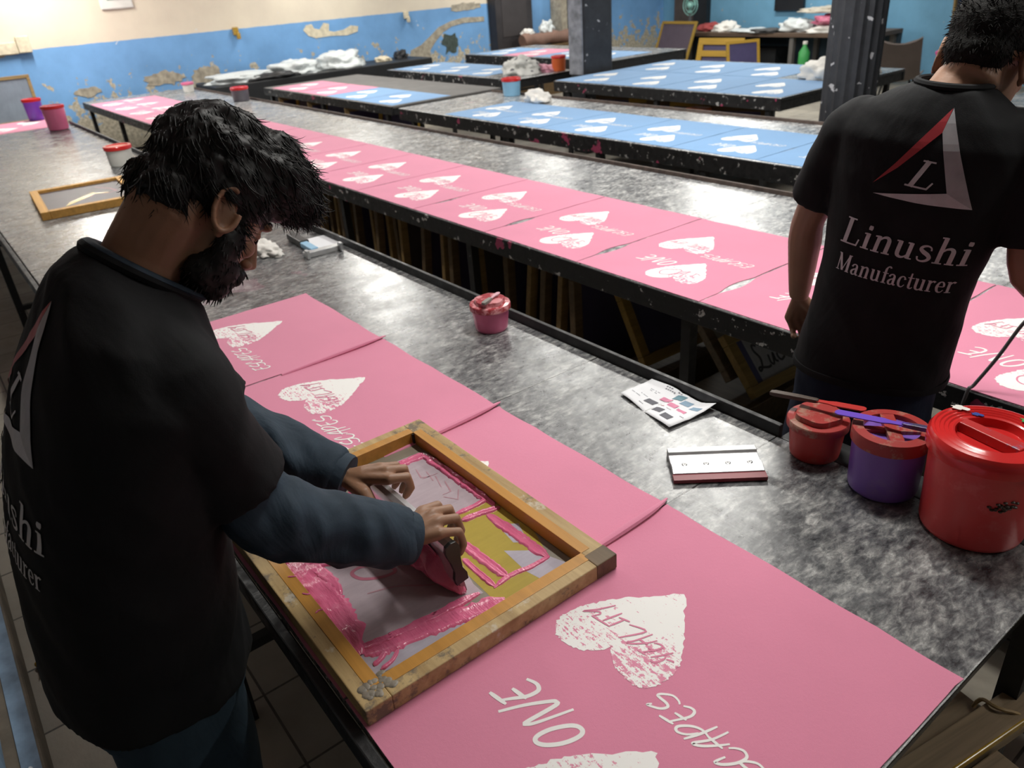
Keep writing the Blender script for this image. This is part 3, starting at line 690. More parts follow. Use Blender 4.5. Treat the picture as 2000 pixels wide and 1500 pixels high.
# mesh and stencil
def m_screen(name, c, rough=0.22, var=0.18):
    t = NT(name); n = t.noise(7, 5, 0.65); s = t.noise(1.0, 5, 0.7, t.map((70, 7, 1)))
    f = t.math('ADD', t.math('MULTIPLY', n, 0.6), t.math('MULTIPLY', s, 0.4))
    t.set(t.ramp(f, [(0.3, tuple(x*(1-var) for x in c)), (0.7, tuple(x*(1+var) for x in c))]), rough, 0, 0.5); t.bump(t.noise(1200, 1), 0.08, 0.0006); return t.m
MS = {'base': m_screen('bare_screen_mesh', (0.20, 0.175, 0.135), 0.4), 'film': m_screen('lilac_grey_stencil', (0.42, 0.345, 0.38), 0.22), 'emul': m_screen('olive_yellow_emulsion', (0.38, 0.29, 0.052), 0.25),
      'lilac': m_screen('pale_lilac_film', (0.40, 0.37, 0.43), 0.25)}
m = MB(); a = fl(X0+BW-0.002, Y0+BW-0.002); b = fl(X1-BW+0.002, Y1-BW+0.002); m.span(a[0], b[0], a[1], b[1], 0.0006, 0.0026)
scr = obj('screen_mesh', m, MS['base'], pf)
def patch_flat(nm, pts, mat, dz):
    m = flat_poly([fl(p[0], p[1])[:2] for p in pts], 0.0026+dz); return obj(nm, m, mat, scr)
patch_flat('emulsion_patch', [(-1.16, 0.40), (-1.16, 0.742), (-0.855, 0.742), (-0.855, 0.31), (-0.93, 0.31), (-0.93, 0.40)], MS['base'], 0.0002)
for pts in ([(-1.143, 0.600), (-1.143, 0.742), (-0.986, 0.742), (-0.913, 0.716), (-0.873, 0.656), (-0.873, 0.565), (-1.02, 0.57)],):
    patch_flat('emulsion_patch', pts, MS['emul'], 0.0004)
patch_flat('stencil_film', [(-1.415, 0.60), (-1.405, 0.735), (-1.148, 0.742), (-1.151, 0.60)], MS['film'], 0.0005)
patch_flat('stencil_film', [(-1.36, 0.309), (-1.36, 0.60), (-1.10, 0.60), (-0.947, 0.562), (-0.916, 0.562), (-0.949, 0.309)], MS['film'], 0.0006)
patch_flat('stencil_film', [(-0.983, 0.661), (-0.944, 0.705), (-0.876, 0.728), (-0.871, 0.664), (-0.909, 0.656)], MS['lilac'], 0.0006)
patch_flat('stencil_film', [(-0.935, 0.40), (-0.877, 0.582), (-0.856, 0.55), (-0.880, 0.312), (-0.935, 0.312)], MS['lilac'], 0.0007)
patch_flat('stencil_film', [(-1.06, 0.70), (-1.03, 0.735), (-0.97, 0.712), (-0.99, 0.69)], MS['lilac'], 0.0006)
dark_ink = plain('ink_soaked_line', (0.42, 0.13, 0.19), 0.3, var=0.08); faint = plain('ink_faint_line', (0.40, 0.22, 0.26), 0.3, var=0.08)
m = MB(); m.stroke([fl(p.x, p.y)[:2] for p in smoothpts([Vector(q) for q in [(-1.133, 0.407), (-1.134, 0.427), (-1.116, 0.454), (-1.09, 0.471), (-1.077, 0.468), (-1.081, 0.443), (-1.1, 0.414), (-1.12, 0.404)]], 5, True)], 0.0075, 0.0036, close=True)
obj('stencil_lettering', m, dark_ink, scr)
m = MB()
RX = [[(-1.348, 0.684), (-1.312, 0.675), (-1.302, 0.691)], [(-1.324, 0.697), (-1.282, 0.689)], [(-1.305, 0.675), (-1.300, 0.712)], [(-1.295, 0.703), (-1.249, 0.689)], [(-1.262, 0.707), (-1.22, 0.695), (-1.222, 0.675)], [(-1.215, 0.712), (-1.185, 0.69), (-1.215, 0.672)]]
for l in RX: m.stroke([fl(*p)[:2] for p in l], 0.004, 0.0035)
obj('stencil_lettering', m, faint, scr)
m = MB(); m.stroke([fl(p.x, p.y)[:2] for p in smoothpts([Vector((-1.06, 0.40)), Vector((-1.04, 0.45)), Vector((-1.0, 0.50)), Vector((-0.99, 0.53))], 5)], 0.004, 0.0036); obj('stencil_lettering', m, faint, scr)

def ink_strip(path, w, h, seed, z0=0.0028, edge=0.35, ridge=0.6, nac=11, step=0.006):
    r = random.Random(seed); P = smoothpts([Vector((p[0], p[1], 0)) for p in path], 12)
    L = sum((P[i+1]-P[i]).length for i in range(len(P)-1)); n = max(6, int(L/step))
    Q = [P[min(len(P)-1, int(i/(n-1)*(len(P)-1)))] for i in range(n)]
    m = MB(); top = []
    for i in range(n):
        t = Q[min(i+1, n-1)]-Q[max(i-1, 0)]
        if t.length < 1e-9: t = Vector((1, 0, 0))
        t.normalize(); nn = Vector((-t.y, t.x, 0)); u = i/(n-1)
        endf = min(1, 4.5*min(u, 1-u)+0.35)
        row = []
        eL = w/2*endf*(1+edge*(r.random()-0.6)); eR = w/2*endf*(1+edge*(r.random()-0.6))
        for k in range(nac):
            v = -1+2*k/(nac-1); e = eL if v < 0 else eR
            p = Q[i]+nn*(v*e)
            pr = max(0, 1-abs(v)**3.0)**0.8
            nz = mnoise.noise(Vector((p.x*40+seed, p.y*40, 0.3)))*0.55+mnoise.noise(Vector((p.x*140, p.y*140+seed, 0.7)))*0.22
            rg = ridge*math.exp(-((abs(v)-0.72)/0.2)**2)
            z = h*pr*(0.55+0.55*nz+rg)*min(1, endf+0.1)
            row.append((p.x, p.y, z0+max(0.0003*pr, z) if 0 < k < nac-1 else z0))
        top.append(row)
    for row in top: m.v += row
    for i in range(n-1):
        for k in range(nac-1):
            a = i*nac+k; m.f.append((a, a+1, a+nac+1, a+nac)); m.m.append(0)
    return m
INK = [([(-1.395, 0.728), (-1.291, 0.732), (-1.198, 0.734), (-1.128, 0.735)], .024, .007, .7), ([(-1.165, 0.725), (-1.141, 0.735), (-1.113, 0.735)], .014, .006, .3),
 ([(-1.395, 0.640), (-1.39, 0.684), (-1.388, 0.735)], .026, .007, .6), ([(-1.144, 0.655), (-1.141, 0.702), (-1.142, 0.737)], .014, .008, .2),
 ([(-1.118, 0.654), (-1.111, 0.697), (-1.1, 0.740)], .017, .006, .6), ([(-1.098, 0.706), (-1.019, 0.709), (-0.964, 0.711), (-0.909, 0.712)], .026, .004, .8),
 ([(-0.91, 0.716), (-0.911, 0.672), (-0.919, 0.624), (-0.913, 0.584)], .012, .006, .2), ([(-1.061, 0.615), (-0.986, 0.616), (-0.918, 0.621)], .024, .0045, .8),
 ([(-1.018, 0.588), (-0.966, 0.587), (-0.916, 0.588)], .015, .0045, .6), ([(-0.935, 0.325), (-0.920, 0.386), (-0.902, 0.472), (-0.887, 0.536), (-0.876, 0.582)], .042, .005, .7),
 ([(-0.952, 0.318), (-0.937, 0.377), (-0.927, 0.464), (-0.92, 0.556)], .020, .008, .4), ([(-0.9, 0.325), (-0.905, 0.34), (-0.915, 0.355)], .011, .008, .2), ([(-0.885, 0.33), (-0.89, 0.355), (-0.905, 0.375)], .009, .007, .2),
 ([(-1.24, 0.325), (-1.171, 0.335), (-1.091, 0.337), (-1.024, 0.333), (-0.955, 0.322)], .058, .010, .35), ([(-1.20, 0.352), (-1.15, 0.362), (-1.09, 0.358)], .03, .010, .3),
 ([(-1.01, 0.326), (-0.972, 0.324), (-0.935, 0.318)], .030, .012, .3), ([(-1.37, 0.318), (-1.299, 0.320), (-1.24, 0.322)], .020, .007, .4),
 ([(-1.204, 0.345), (-1.193, 0.383), (-1.165, 0.430)], .030, .005, .6), ([(-1.44, 0.46), (-1.38, 0.488), (-1.321, 0.508), (-1.257, 0.523)], .05, .005, .6), ([(-1.40, 0.55), (-1.30, 0.56), (-1.24, 0.565)], .05, .005, .6)]
for k, (pts, w, h, rg) in enumerate(INK):
    m = ink_strip([fl(*p)[:2] for p in pts], w, h, 11+k, ridge=rg)
    obj('ink_smear', m, M['ink'], pf, smooth=True, angle=None)
# drips of ink on the near bar of the frame
r_ = random.Random(5)
for i in range(7):
    x = -1.40+i*0.06+r_.uniform(-.012, .012); a = fl(x, Y0+BW+0.001)
    mm = ink_strip([(a[0], a[1]), (a[0]-0.004, a[1]-0.006), (a[0]-0.006+r_.uniform(-.006, .006), a[1]-r_.uniform(.009, .016))], 0.004, 0.0015, i, z0=FZ1-FZ0+0.0011, step=0.003)
    obj('ink_drip', mm, M['ink'], pf, smooth=True, angle=None)

# ---------------------------------------------------------------- squeegee held by the man
sq = thing('squeegee', 'aluminium squeegee pushed across the printing frame by the bearded man', 'squeegee', (-1.085, 0.538, 0.858))
TL = Matrix.Rotation(rad(9), 3, 'X')
m = MB(); L2 = 0.143
def ext(m, prof, x0, x1):
    n = len(prof); m.loft([[TL @ Vector((x, p[0], p[1])) for p in prof] for x in (x0, x1)])
prof = [(-0.012, 0.030), (0.012, 0.030), (0.013, 0.045), (0.008, 0.062), (0.010, 0.085), (0.013, 0.100), (0.014, 0.113), (0.010, 0.124), (0.0, 0.127), (-0.010, 0.124), (-0.014, 0.113), (-0.013, 0.100), (-0.010, 0.085), (-0.008, 0.062), (-0.013, 0.045)]
ext(m, prof, -L2, L2); obj('holder', m, M['alu'], sq, smooth=True, angle=rad(30))
m = MB(); ext(m, [(p[0]*1.08, 0.028+(p[1]-0.028)*1.01) for p in prof], L2, L2+0.008); obj('end_cap', m, M['blade_dark'], sq, bevel=0.001)
m = MB(); ext(m, [(-0.005, 0.0), (0.005, 0.0), (0.005, 0.034), (-0.005, 0.034)], -L2-0.002, L2+0.002); obj('rubber_blade', m, plain('worn_blade', (0.30, 0.13, 0.16), 0.4), sq)
# heap of ink carried on the near face
m = MB(); n = 44; rings = []
for i in range(n):
    u = i/(n-1); x = -0.155+u*0.305; e = min(1, 5*min(u, 1-u)+0.12); ring = []
    for k in range(12):
        a = math.pi*k/11
        nz = 1+0.35*mnoise.noise(Vector((x*26, k*0.5, 3.3)))+0.18*mnoise.noise(Vector((x*80, k*1.1, 1.3)))
        y = -0.007-(0.036*math.sin(a)**0.8*e*nz)+0.010*math.cos(a)*0; z = 0.0025+0.072*(1-k/11)**1.25*e*(0.85+0.2*nz)
        ring.append((x, y-0.004*(1-z*8), z))
    ring.append((x, 0.0, 0.001)); ring.append((x, 0.0, 0.066*e)); rings.append(ring)
m.loft(rings); obj('ink_heap', m, M['ink'], sq, smooth=True, angle=None)
m = MB(); m.add(*(lambda q: (q.v, q.f))(ink_strip([(-0.09, -0.014), (0.0, -0.0155), (0.10, -0.014)], 0.012, 0.001, 77, z0=0)))
m.v = [tuple(TL @ Vector((v[0], -0.0125-v[2], 0.075+(v[1]+0.014)*2.4))) for v in m.v]
obj('ink_film', m, M['ink'], sq, smooth=True, angle=None)

# ---------------------------------------------------------------- spare squeegee on the marble
sp = thing('squeegee', 'spare aluminium squeegee with a dark red blade lying on the marbled tabletop', 'squeegee', (-0.893, 1.187, 0.851), rad(50.2))
m = MB(); prof = [(0.055, 0.0), (0.055, 0.018), (0.034, 0.020), (0.028, 0.014), (-0.002, 0.013), (-0.006, 0.017), (-0.020, 0.0175), (-0.040, 0.012), (-0.040, 0.0)]
def ext2(m, prof, x0, x1): m.loft([[(x, p[0], p[1]) for p in prof] for x in (x0, x1)])
ext2(m, prof, -0.099, 0.099); obj('holder', m, M['alu_dull'], sp, bevel=0.0012)
m = MB(); m.span(-0.1005, 0.1005, -0.062, -0.038, 0.001, 0.010); obj('rubber_blade', m, M['blade_red'], sp, bevel=0.001)
for i in range(4):
    m = MB(); x = -0.070+i*0.0475; m.lathe([(0.0, 0.0164), (0.0062, 0.0164), (0.0062, 0.0180), (0.0050, 0.0186), (0.0020, 0.0184), (0.0, 0.0178)], (x, -0.013, 0), 16); obj('screw', m, M['chrome'], sp, smooth=True)

# ---------------------------------------------------------------- tubs
def lid_rings(m, rl, h):
    m.lathe([(rl*0.93, -0.012), (rl*0.99, -0.010), (rl, 0.004), (rl*0.985, 0.016), (rl*0.94, 0.024), (rl*0.90, 0.0255), (rl*0.875, 0.0225), (rl*0.85, 0.0235), (rl*0.82, 0.0245), (rl*0.80, 0.0215), (rl*0.775, 0.0225), (rl*0.75, 0.0235), (rl*0.73, 0.0205), (rl*0.705, 0.0215), (rl*0.68, 0.0225), (rl*0.66, 0.0195), (rl*0.63, 0.021), (rl*0.60, 0.022), (rl*0.57, 0.020), (rl*0.555, 0.008), (rl*0.54, 0.004), (0.0, 0.003)], (0, 0, h), 72)
def tub(label, loc, rb, rt, hb, rl, body, lid, style, group=None, rz=0, name='paint_tub', splash=None):
    t = thing(name, label, 'tub', (loc[0], loc[1], loc[2]), rz, group)
    m = MB(); m.lathe([(0.0, 0.0), (rb*0.90, 0.0), (rb*0.97, 0.004), (rb, 0.012), (rt, hb), (rt*0.96, hb), (0.0, hb-0.004)], n=56); b = obj('tub_body', m, body, t, smooth=True)
    m = MB()
    if style == 'rings': lid_rings(m, rl, hb)
    elif style == 'cross':
        m.lathe([(rl*0.95, -0.022), (rl, -0.020), (rl, 0.004), (rl*0.985, 0.0075), (rl*0.72, 0.009), (rl*0.70, 0.004), (rl*0.69, -0.008), (0.0, -0.008)], (0, 0, hb), 60)
    elif style == 'step':
        m.lathe([(rl*0.95, -0.014), (rl, -0.012), (rl, 0.002), (rl*0.97, 0.005), (rl*0.78, 0.006)], (0, 0, hb), 60, capt=False)
        ring0, ring1 = [], []
        for i in range(60):
            a = 2*math.pi*i/60; r = rl*(0.72+0.035*math.cos(5*a)); ring0.append((r*math.cos(a), r*math.sin(a), hb+0.005)); ring1.append((r*0.985*math.cos(a), r*0.985*math.sin(a), hb+0.018))
        rim = [(rl*0.79*math.cos(2*math.pi*i/60), rl*0.79*math.sin(2*math.pi*i/60), hb+0.006) for i in range(60)]
        m.loft([rim, ring0, ring1], cap0=False)
    else:
        m.lathe([(rl*0.95, -0.014), (rl, -0.010), (rl, 0.010), (rl*0.96, 0.015), (rl*0.80, 0.015), (rl*0.78, 0.010), (0.0, 0.010)], (0, 0, hb), 40)
    l = obj('lid', m, lid, t, smooth=True, angle=rad(35))
    if style == 'rings':
        m = MB(); w = rl*0.55
        m.add([(-w, -0.013, hb+0.004), (w, -0.016, hb+0.004), (w, 0.016, hb+0.004), (-w, 0.013, hb+0.004), (-w, -0.011, hb+0.0225), (w, -0.014, hb+0.0225), (w, 0.014, hb+0.0225), (-w, 0.011, hb+0.0225)],
              [(0, 1, 2, 3), (4, 5, 6, 7), (0, 1, 5, 4), (1, 2, 6, 5), (2, 3, 7, 6), (3, 0, 4, 7)]); obj('handle_bar', m, splash or lid, l, bevel=0.0015, rot=(0, 0, rad(-30)))
    if style == 'cross':
        m = MB(); w = rl*0.71
        m.box((0, 0, hb+0.0005), (2*w, rl*0.36, 0.017)); obj('handle_bar', m, splash or lid, l, bevel=0.0015, rot=(0, 0, rad(-50)))
        m = MB(); m.box((0, 0, hb-0.001), (2*w, rl*0.22, 0.013)); obj('cross_bar', m, lid, l, bevel=0.0015, rot=(0, 0, rad(40)))
    return t
def splat(tubo, pts, mat, nm='paint_splash'):
    l = [c for c in tubo.children if c.name.startswith('lid')][0]
    for k, (x, y, z, s) in enumerate(pts):
        r = random.Random(k+7); P = ragged((x, y), s, s*0.6, k+31, 18, 0.5)
        m = MB(); m.prism(P, z, z+0.0012); obj(nm, m, mat, l)
spl_mat = m_plastic('red_bar_with_paint_smears', (0.48, 0.035, 0.035), 0.25, (0.16, 0.16, 0.26), 0.8, 0.60, 26)
big = tub('big glossy red tub with a ringed lid, largest of the three at the table end', (-0.434, 1.378, 0.8502), 0.090, 0.097, 0.185, 0.106, M['red_tub'], M['red_lid'], 'rings', 'paint tubs at the table end', rad(20), splash=spl_mat)
splat(big, [(-0.060, 0.068, 0.185+0.0255, 0.018)], M['cloth_white']); splat(big, [(0.055, 0.068, 0.185+0.0245, 0.02)], M['green']); splat(big, [(-0.03, 0.060, 0.185+0.0225, 0.012)], plain('blue_splash', (0.03, 0.06, 0.28), 0.35))
bb = [c for c in big.children if c.name.startswith('tub_body')][0]
m = MB(); r_ = random.Random(9)
for i in range(24):
    a = rad(-62)+r_.gauss(0, 0.13); z = 0.112+r_.gauss(0, 0.006); R_ = 0.0945
    m.ball((R_*math.cos(a), R_*math.sin(a), z), (0.004, 0.004, 0.0025), 8, 5)
obj('dried_smudge', m, plain('dark_smudge', (0.05, 0.03, 0.02), 0.5), bb, smooth=True)
tub('purple tub with a grubby red lid, between the two red tubs', (-0.612, 1.378, 0.8502), 0.068, 0.071, 0.135, 0.075, M['purple'], M['red_dirty'], 'cross', 'paint tubs at the table end', 0)
tub('small dull red tub with a stepped lid, the one nearest the paper', (-0.777, 1.388, 0.8502), 0.054, 0.060, 0.088, 0.066, M['red_matt'], M['red_dirty'], 'step', 'paint tubs at the table end', 0.3)
tub('pink tub with an inky red lid alone in the middle of the marbled table', (-1.880, 1.300, 0.8502), 0.053, 0.061, 0.084, 0.066, M['pink_tub'], M['pink_lidink'], 'step')
tub('white tub with a red lid behind the bearded man\'s head', (-6.13, 1.19, 0.8502), 0.080, 0.086, 0.125, 0.093, M['white_tub'], M['red_lid'], 'plain', 'tubs at the far end of the foreground table')
tub('pink tub with a red lid on the pink panel by the left wall', (-8.69, 1.235, 0.8524), 0.088, 0.098, 0.205, 0.104, M['pink_tub'], M['red_lid'], 'plain', 'tubs at the far end of the foreground table')
tub('purple tub with a red lid against the left wall', (-9.78, 1.22, 0.8502), 0.078, 0.088, 0.20, 0.094, m_plastic('purple_tub_far', (0.18, 0.06, 0.50), 0.3), M['red_lid'], 'plain', 'tubs at the far end of the foreground table')
tub('light blue tub with a red lid on the third table', (-6.07, 4.66, 0.8502), 0.078, 0.086, 0.145, 0.092, M['blue_tub'], M['red_lid'], 'plain')
tub('smoky dark tub with a red lid beside the black bench', (-8.78, 3.06, 0.8502), 0.085, 0.09, 0.13, 0.095, M['grey_tub'], M['red_lid'], 'plain')
tub('small white tub with a pink rim by the left wall on the middle table', (-10.45, 3.02, 0.8502), 0.06, 0.068, 0.10, 0.074, M['white_tub'], M['pink_tub'], 'plain')
tub('small orange-red tub among the rags left of the square pillar', (-7.12, 6.16, 0.8502), 0.075, 0.08, 0.15, 0.084, M['orange'], M['red_lid'], 'plain')

# ---------------------------------------------------------------- palette knives
def knife(label, a, b, split, hw, bw, hm, bm, ht=0.010, up=(0, 0, 1)):
    a, b = Vector(a), Vector(b); d = b-a; L = d.length
    t = thing('palette_knife', label, 'palette knife', a, 0, 'palette knives lying on tub lids'); t.rotation_mode = 'QUATERNION'; t.rotation_quaternion = d.to_track_quat('X', 'Z')
    m = MB(); s = L*split
    m.loft([[(x, -w/2, -h/2), (x, w/2, -h/2), (x, w/2, h/2), (x, -w/2, h/2)] for x, w, h in ((0, hw*0.8, ht*0.8), (0.01, hw, ht), (s*0.6, hw*0.95, ht), (s*0.95, hw*0.75, ht*0.85), (s, hw*0.6, ht*0.7))]); obj('handle', m, hm, t, bevel=0.0015)
    m = MB(); pts = [(s-0.004, -bw*0.28), (s+0.02, -bw*0.3), (s+0.035, -bw/2), (L-bw*0.4, -bw/2), (L-bw*0.1, -bw*0.33), (L, 0), (L-bw*0.1, bw*0.33), (L-bw*0.4, bw/2), (s+0.035, bw/2), (s+0.02, bw*0.3), (s-0.004, bw*0.28)]
    m.prism(pts, -0.0012, 0.0012); obj('blade', m, bm, t); return t
ZR = 0.8502+0.088+0.018+0.0075
knife('brown palette knife with a wooden handle across the small dull red tub', (-0.892, 1.372, 0.968), (-0.690, 1.420, 0.985), 0.52, 0.016, 0.020, m_wood('dark_handle_wood', (0.07, 0.045, 0.032), 0.6, along=(8, 60, 60)), M['red_matt'])
knife('purple-smeared palette knife across the purple tub', (-0.530, 1.392, 1.014), (-0.715, 1.338, 1.004), 0.34, 0.013, 0.021, m_plastic('purple_handle', (0.10, 0.05, 0.30), 0.4, (0.05, 0.05, 0.06), 0.8, 0.5, 40), M['purple_bright'])
knife('short palette knife with a pink-smeared blade on the lone pink tub', (-1.842, 1.248, 0.9595), (-1.884, 1.342, 0.960), 0.48, 0.015, 0.014, plain('grey_handle', (0.20, 0.19, 0.17), 0.5), m_plastic('pinkish_blade', (0.62, 0.36, 0.42), 0.3))

# ---------------------------------------------------------------- printed job sheet
def m_sheet(): return M['paper']
sh = [(-1.276, 1.278), (-1.268, 1.388), (-1.052, 1.388), (-1.071, 1.245)]
nx, ny = 14, 12; m = MB()
def shp(u, v):
    c = [Vector((*p, 0)) for p in [(-1.276, 1.275), (-1.266, 1.385), (-1.050, 1.385), (-1.068, 1.232)]]
    p = (c[0]*(1-u)+c[3]*u)*(1-v)+(c[1]*(1-u)+c[2]*u)*v
    z = 0.851+0.004+0.004*math.sin(u*3.1*2+0.5)*v+0.012*max(0, v-0.75)*4*0.4+0.006*max(0, u-0.8)*5*(0.4+v)+0.0025*math.sin(u*9+v*4)-0.003*math.exp(-((u-0.5)/0.04)**2)-0.003*math.exp(-((v-0.45)/0.05)**2)
    return (p.x, p.y, z)
for i in range(nx+1):
    for j in range(ny+1): m.v.append(shp(i/nx, j/ny))
for i in range(nx):
    for j in range(ny):
        a = i*(ny+1)+j; m.f.append((a, a+ny+1, a+ny+2, a+1)); m.m.append(0)
ps = obj('job_sheet', m, M['paper'], smooth=True, angle=None); tag(ps, 'creased white job sheet with small printed garment pictures lying on the marbled table', 'paper sheet')
sol = ps.modifiers.new('thick', 'SOLIDIFY'); sol.thickness = 0.0004
def on_sheet(poly, dz=0.0007):
    return [(lambda q: (q[0], q[1], q[2]+dz))(shp(u, v)) for u, v in poly]
def sheet_print(nm, cells, mat):
    m = MB()
    for (u0, u1, v0, v1, sk) in cells:
        k = 6; rows = []
        o = len(m.v)
        for i in range(k+1):
            for j in range(k+1):
                u = u0+(u1-u0)*i/k; v = v0+(v1-v0)*j/k+sk*(i/k-0.5)
                m.v.append(on_sheet([(u, v)])[0])
        for i in range(k):
            for j in range(k):
                a = o+i*(k+1)+j; m.f.append((a, a+k+1, a+k+2, a+1)); m.m.append(0)
    obj(nm, m, mat, ps)
teal = plain('teal_print', (0.12, 0.23, 0.28), 0.7); blu = plain('blue_grey_print', (0.20, 0.30, 0.40), 0.7); pnk = plain('pink_print', (0.62, 0.22, 0.34), 0.7); gry = plain('dark_grey_print', (0.10, 0.10, 0.12), 0.7); txt = plain('grey_type', (0.22, 0.22, 0.25), 0.7)
sheet_print('garment_picture', [(0.50, 0.62, 0.74, 0.92, 0.05)], teal)
sheet_print('garment_picture', [(0.64, 0.76, 0.70, 0.86, 0.04)], blu); sheet_print('garment_picture', [(0.80, 0.93, 0.68, 0.80, 0.02)], blu)
sheet_print('garment_picture', [(0.42, 0.55, 0.54, 0.66, 0.06)], pnk); sheet_print('garment_picture', [(0.57, 0.70, 0.48, 0.60, 0.02)], pnk); sheet_print('garment_picture', [(0.73, 0.86, 0.45, 0.55, 0.02)], pnk)
sheet_print('garment_picture', [(0.32, 0.46, 0.25, 0.42, 0.05)], gry); sheet_print('garment_picture', [(0.52, 0.66, 0.17, 0.31, 0.03)], gry); sheet_print('garment_picture', [(0.71, 0.86, 0.12, 0.26, 0.0)], gry)
cells = []
r_ = random.Random(12)
for (u0, v0, n, s) in ((0.28, 0.93, 7, 0.022), (0.30, 0.86, 5, 0.02), (0.14, 0.68, 9, 0.012), (0.18, 0.62, 6, 0.012), (0.10, 0.46, 9, 0.012), (0.16, 0.40, 6, 0.012), (0.06, 0.27, 8, 0.012), (0.30, 0.13, 5, 0.012), (0.62, 0.40, 6, 0.010), (0.88, 0.36, 3, 0.014)):
    for k in range(n):
        if r_.random() < 0.15: continue
        cells.append((u0+k*s*1.7, u0+k*s*1.7+s, v0, v0+s*1.6, 0))
m_txt = sheet_print('printed_text', cells, txt)
sheet_print('printed_mark', [(0.52, 0.54, 0.40, 0.44, 0), (0.545, 0.565, 0.41, 0.45, 0)], plain('red_mark', (0.45, 0.02, 0.04), 0.6))

# ---------------------------------------------------------------- tape cutter and crumpled rag near the bearded man's face
t = thing('tape_cutter', 'black and blue handled tape cutter lying beyond the bearded man\'s face', 'tape cutter', (-3.19, 1.245, 0.851), rad(-3))
m = MB(); m.box((-0.10, 0.01, 0.016), (0.17, 0.045, 0.03)); obj('handle', m, M['blade_dark'], t, bevel=0.006)
m = MB(); m.box((0.05, 0.005, 0.016), (0.13, 0.035, 0.022)); obj('blue_grip', m, M['blue_tub'], t, bevel=0.004)
m = MB(); m.box((0.13, 0.03, 0.012), (0.04, 0.16, 0.022)); m.box((0.155, -0.045, 0.02), (0.03, 0.014, 0.036)); m.box((0.155, 0.105, 0.02), (0.03, 0.014, 0.036)); obj('steel_head', m, M['alu_dull'], t, bevel=0.002)
m = MB(); m.box((-0.02, 0.085, 0.002), (0.20, 0.13, 0.003)); obj('backing_card', m, M['paper'], t)

def crumple(name, label, cat, loc, size, mat, seed, group=None, squash=0.6, lump=0.45, kind=None, rz=0, sub=3):
    bm = bmesh.new(); bmesh.ops.create_icosphere(bm, subdivisions=sub+1, radius=1.0)
    for v in bm.verts:
        p = v.co.copy(); n = mnoise.noise(p*1.7+Vector((seed*3.1, 0, 0)))*lump+mnoise.noise(p*4.3+Vector((0, seed*1.7, 0)))*lump*0.55+abs(mnoise.noise(p*8.0+Vector((seed, seed, 0))))*lump*0.3
        v.co = p*(1+n); v.co.z = max(v.co.z*squash, -0.35*squash)
        v.co = Vector((v.co.x*size[0], v.co.y*size[1], (v.co.z+0.35*squash)*size[2]))
    me = bpy.data.meshes.new(name); bm.to_mesh(me); bm.free()
    me.polygons.foreach_set('use_smooth', [True]*len(me.polygons))
    o = obj(name, me, mat, loc=loc, rot=(0, 0, rz)); return tag(o, label, cat, group, kind)
crumple('crumpled_rag', 'crumpled white rag just beyond the bearded man\'s nose', 'rag', (-3.30, 1.10, 0.8505), (0.12, 0.06, 0.05), M['cloth_white'], 3)

# ---------------------------------------------------------------- framed screen lying on the foreground table behind the man
def screen_frame(label, w, h, th, loc, rot, wood, mesh_mat, bw=0.045, group=None, name='printing_screen'):
    t = thing(name, label, 'printing screen', loc, 0, group); t.rotation_euler = rot
    for (a, b, c, d) in ((-w/2, w/2, -h/2, -h/2+bw), (-w/2, w/2, h/2-bw, h/2), (-w/2, -w/2+bw, -h/2+bw, h/2-bw), (w/2-bw, w/2, -h/2+bw, h/2-bw)):
        m = MB(); m.span(a, b, c, d, 0, th); obj('frame_bar', m, wood, t, bevel=0.003)
    m = MB(); m.span(-w/2+bw, w/2-bw, -h/2+bw, h/2-bw, th*0.55, th*0.62); obj('screen_mesh', m, mesh_mat, t)
    return t
gm = m_screen('grey_brown_mesh', (0.085, 0.072, 0.078), 0.5)
t = screen_frame('yellow framed printing screen lying flat behind the bearded man\'s head', 0.70, 0.53, 0.044, (-5.17, 0.755, 0.8505), (0, 0, rad(-4)), m_wood('amber_wood_red_stained', (0.62, 0.33, 0.075), 0.6), gm)
sc_ = [c for c in t.children if c.name.startswith('screen_mesh')][0]
m = MB(); zz = 0.044*0.62+0.0008
m.stroke([(-0.20, 0.08), (-0.08, 0.15), (0.02, 0.17), (0.05, 0.12), (0.0, 0.05), (0.08, 0.02)], 0.012, zz); obj('pink_trace', m, plain('pink_trace', (0.45, 0.25, 0.27), 0.6), sc_)
m = MB(); m.prism([(0.12, -0.10), (0.22, -0.13), (0.05, 0.03), (-0.02, 0.06), (-0.06, 0.05), (0.02, -0.02)], zz-0.0005, zz+0.0003); m.prism([(0.0, 0.02), (0.04, 0.12), (0.02, 0.13), (-0.03, 0.04)], zz-0.0005, zz+0.0004); obj('yellow_emulsion', m, MS['emul'], sc_)
m = MB()
for k in range(4): m.stroke([(-0.10+0.03*k, -0.02), (-0.08+0.03*k, 0.05), (-0.065+0.03*k, -0.01)], 0.006, zz+0.0005)
obj('pale_lettering', m, plain('pale_trace', (0.4, 0.38, 0.36), 0.6), sc_)
# leaning screen by the left wall
screen_frame('grey screen in a wooden frame leaning on the left wall at the frame edge', 0.60, 0.52, 0.03, (-11.13, 1.15, 0.96), (rad(90), 0, rad(90)), M['wood_pale'], m_screen('pale_blue_grey_mesh', (0.24, 0.28, 0.34), 0.4), bw=0.035)

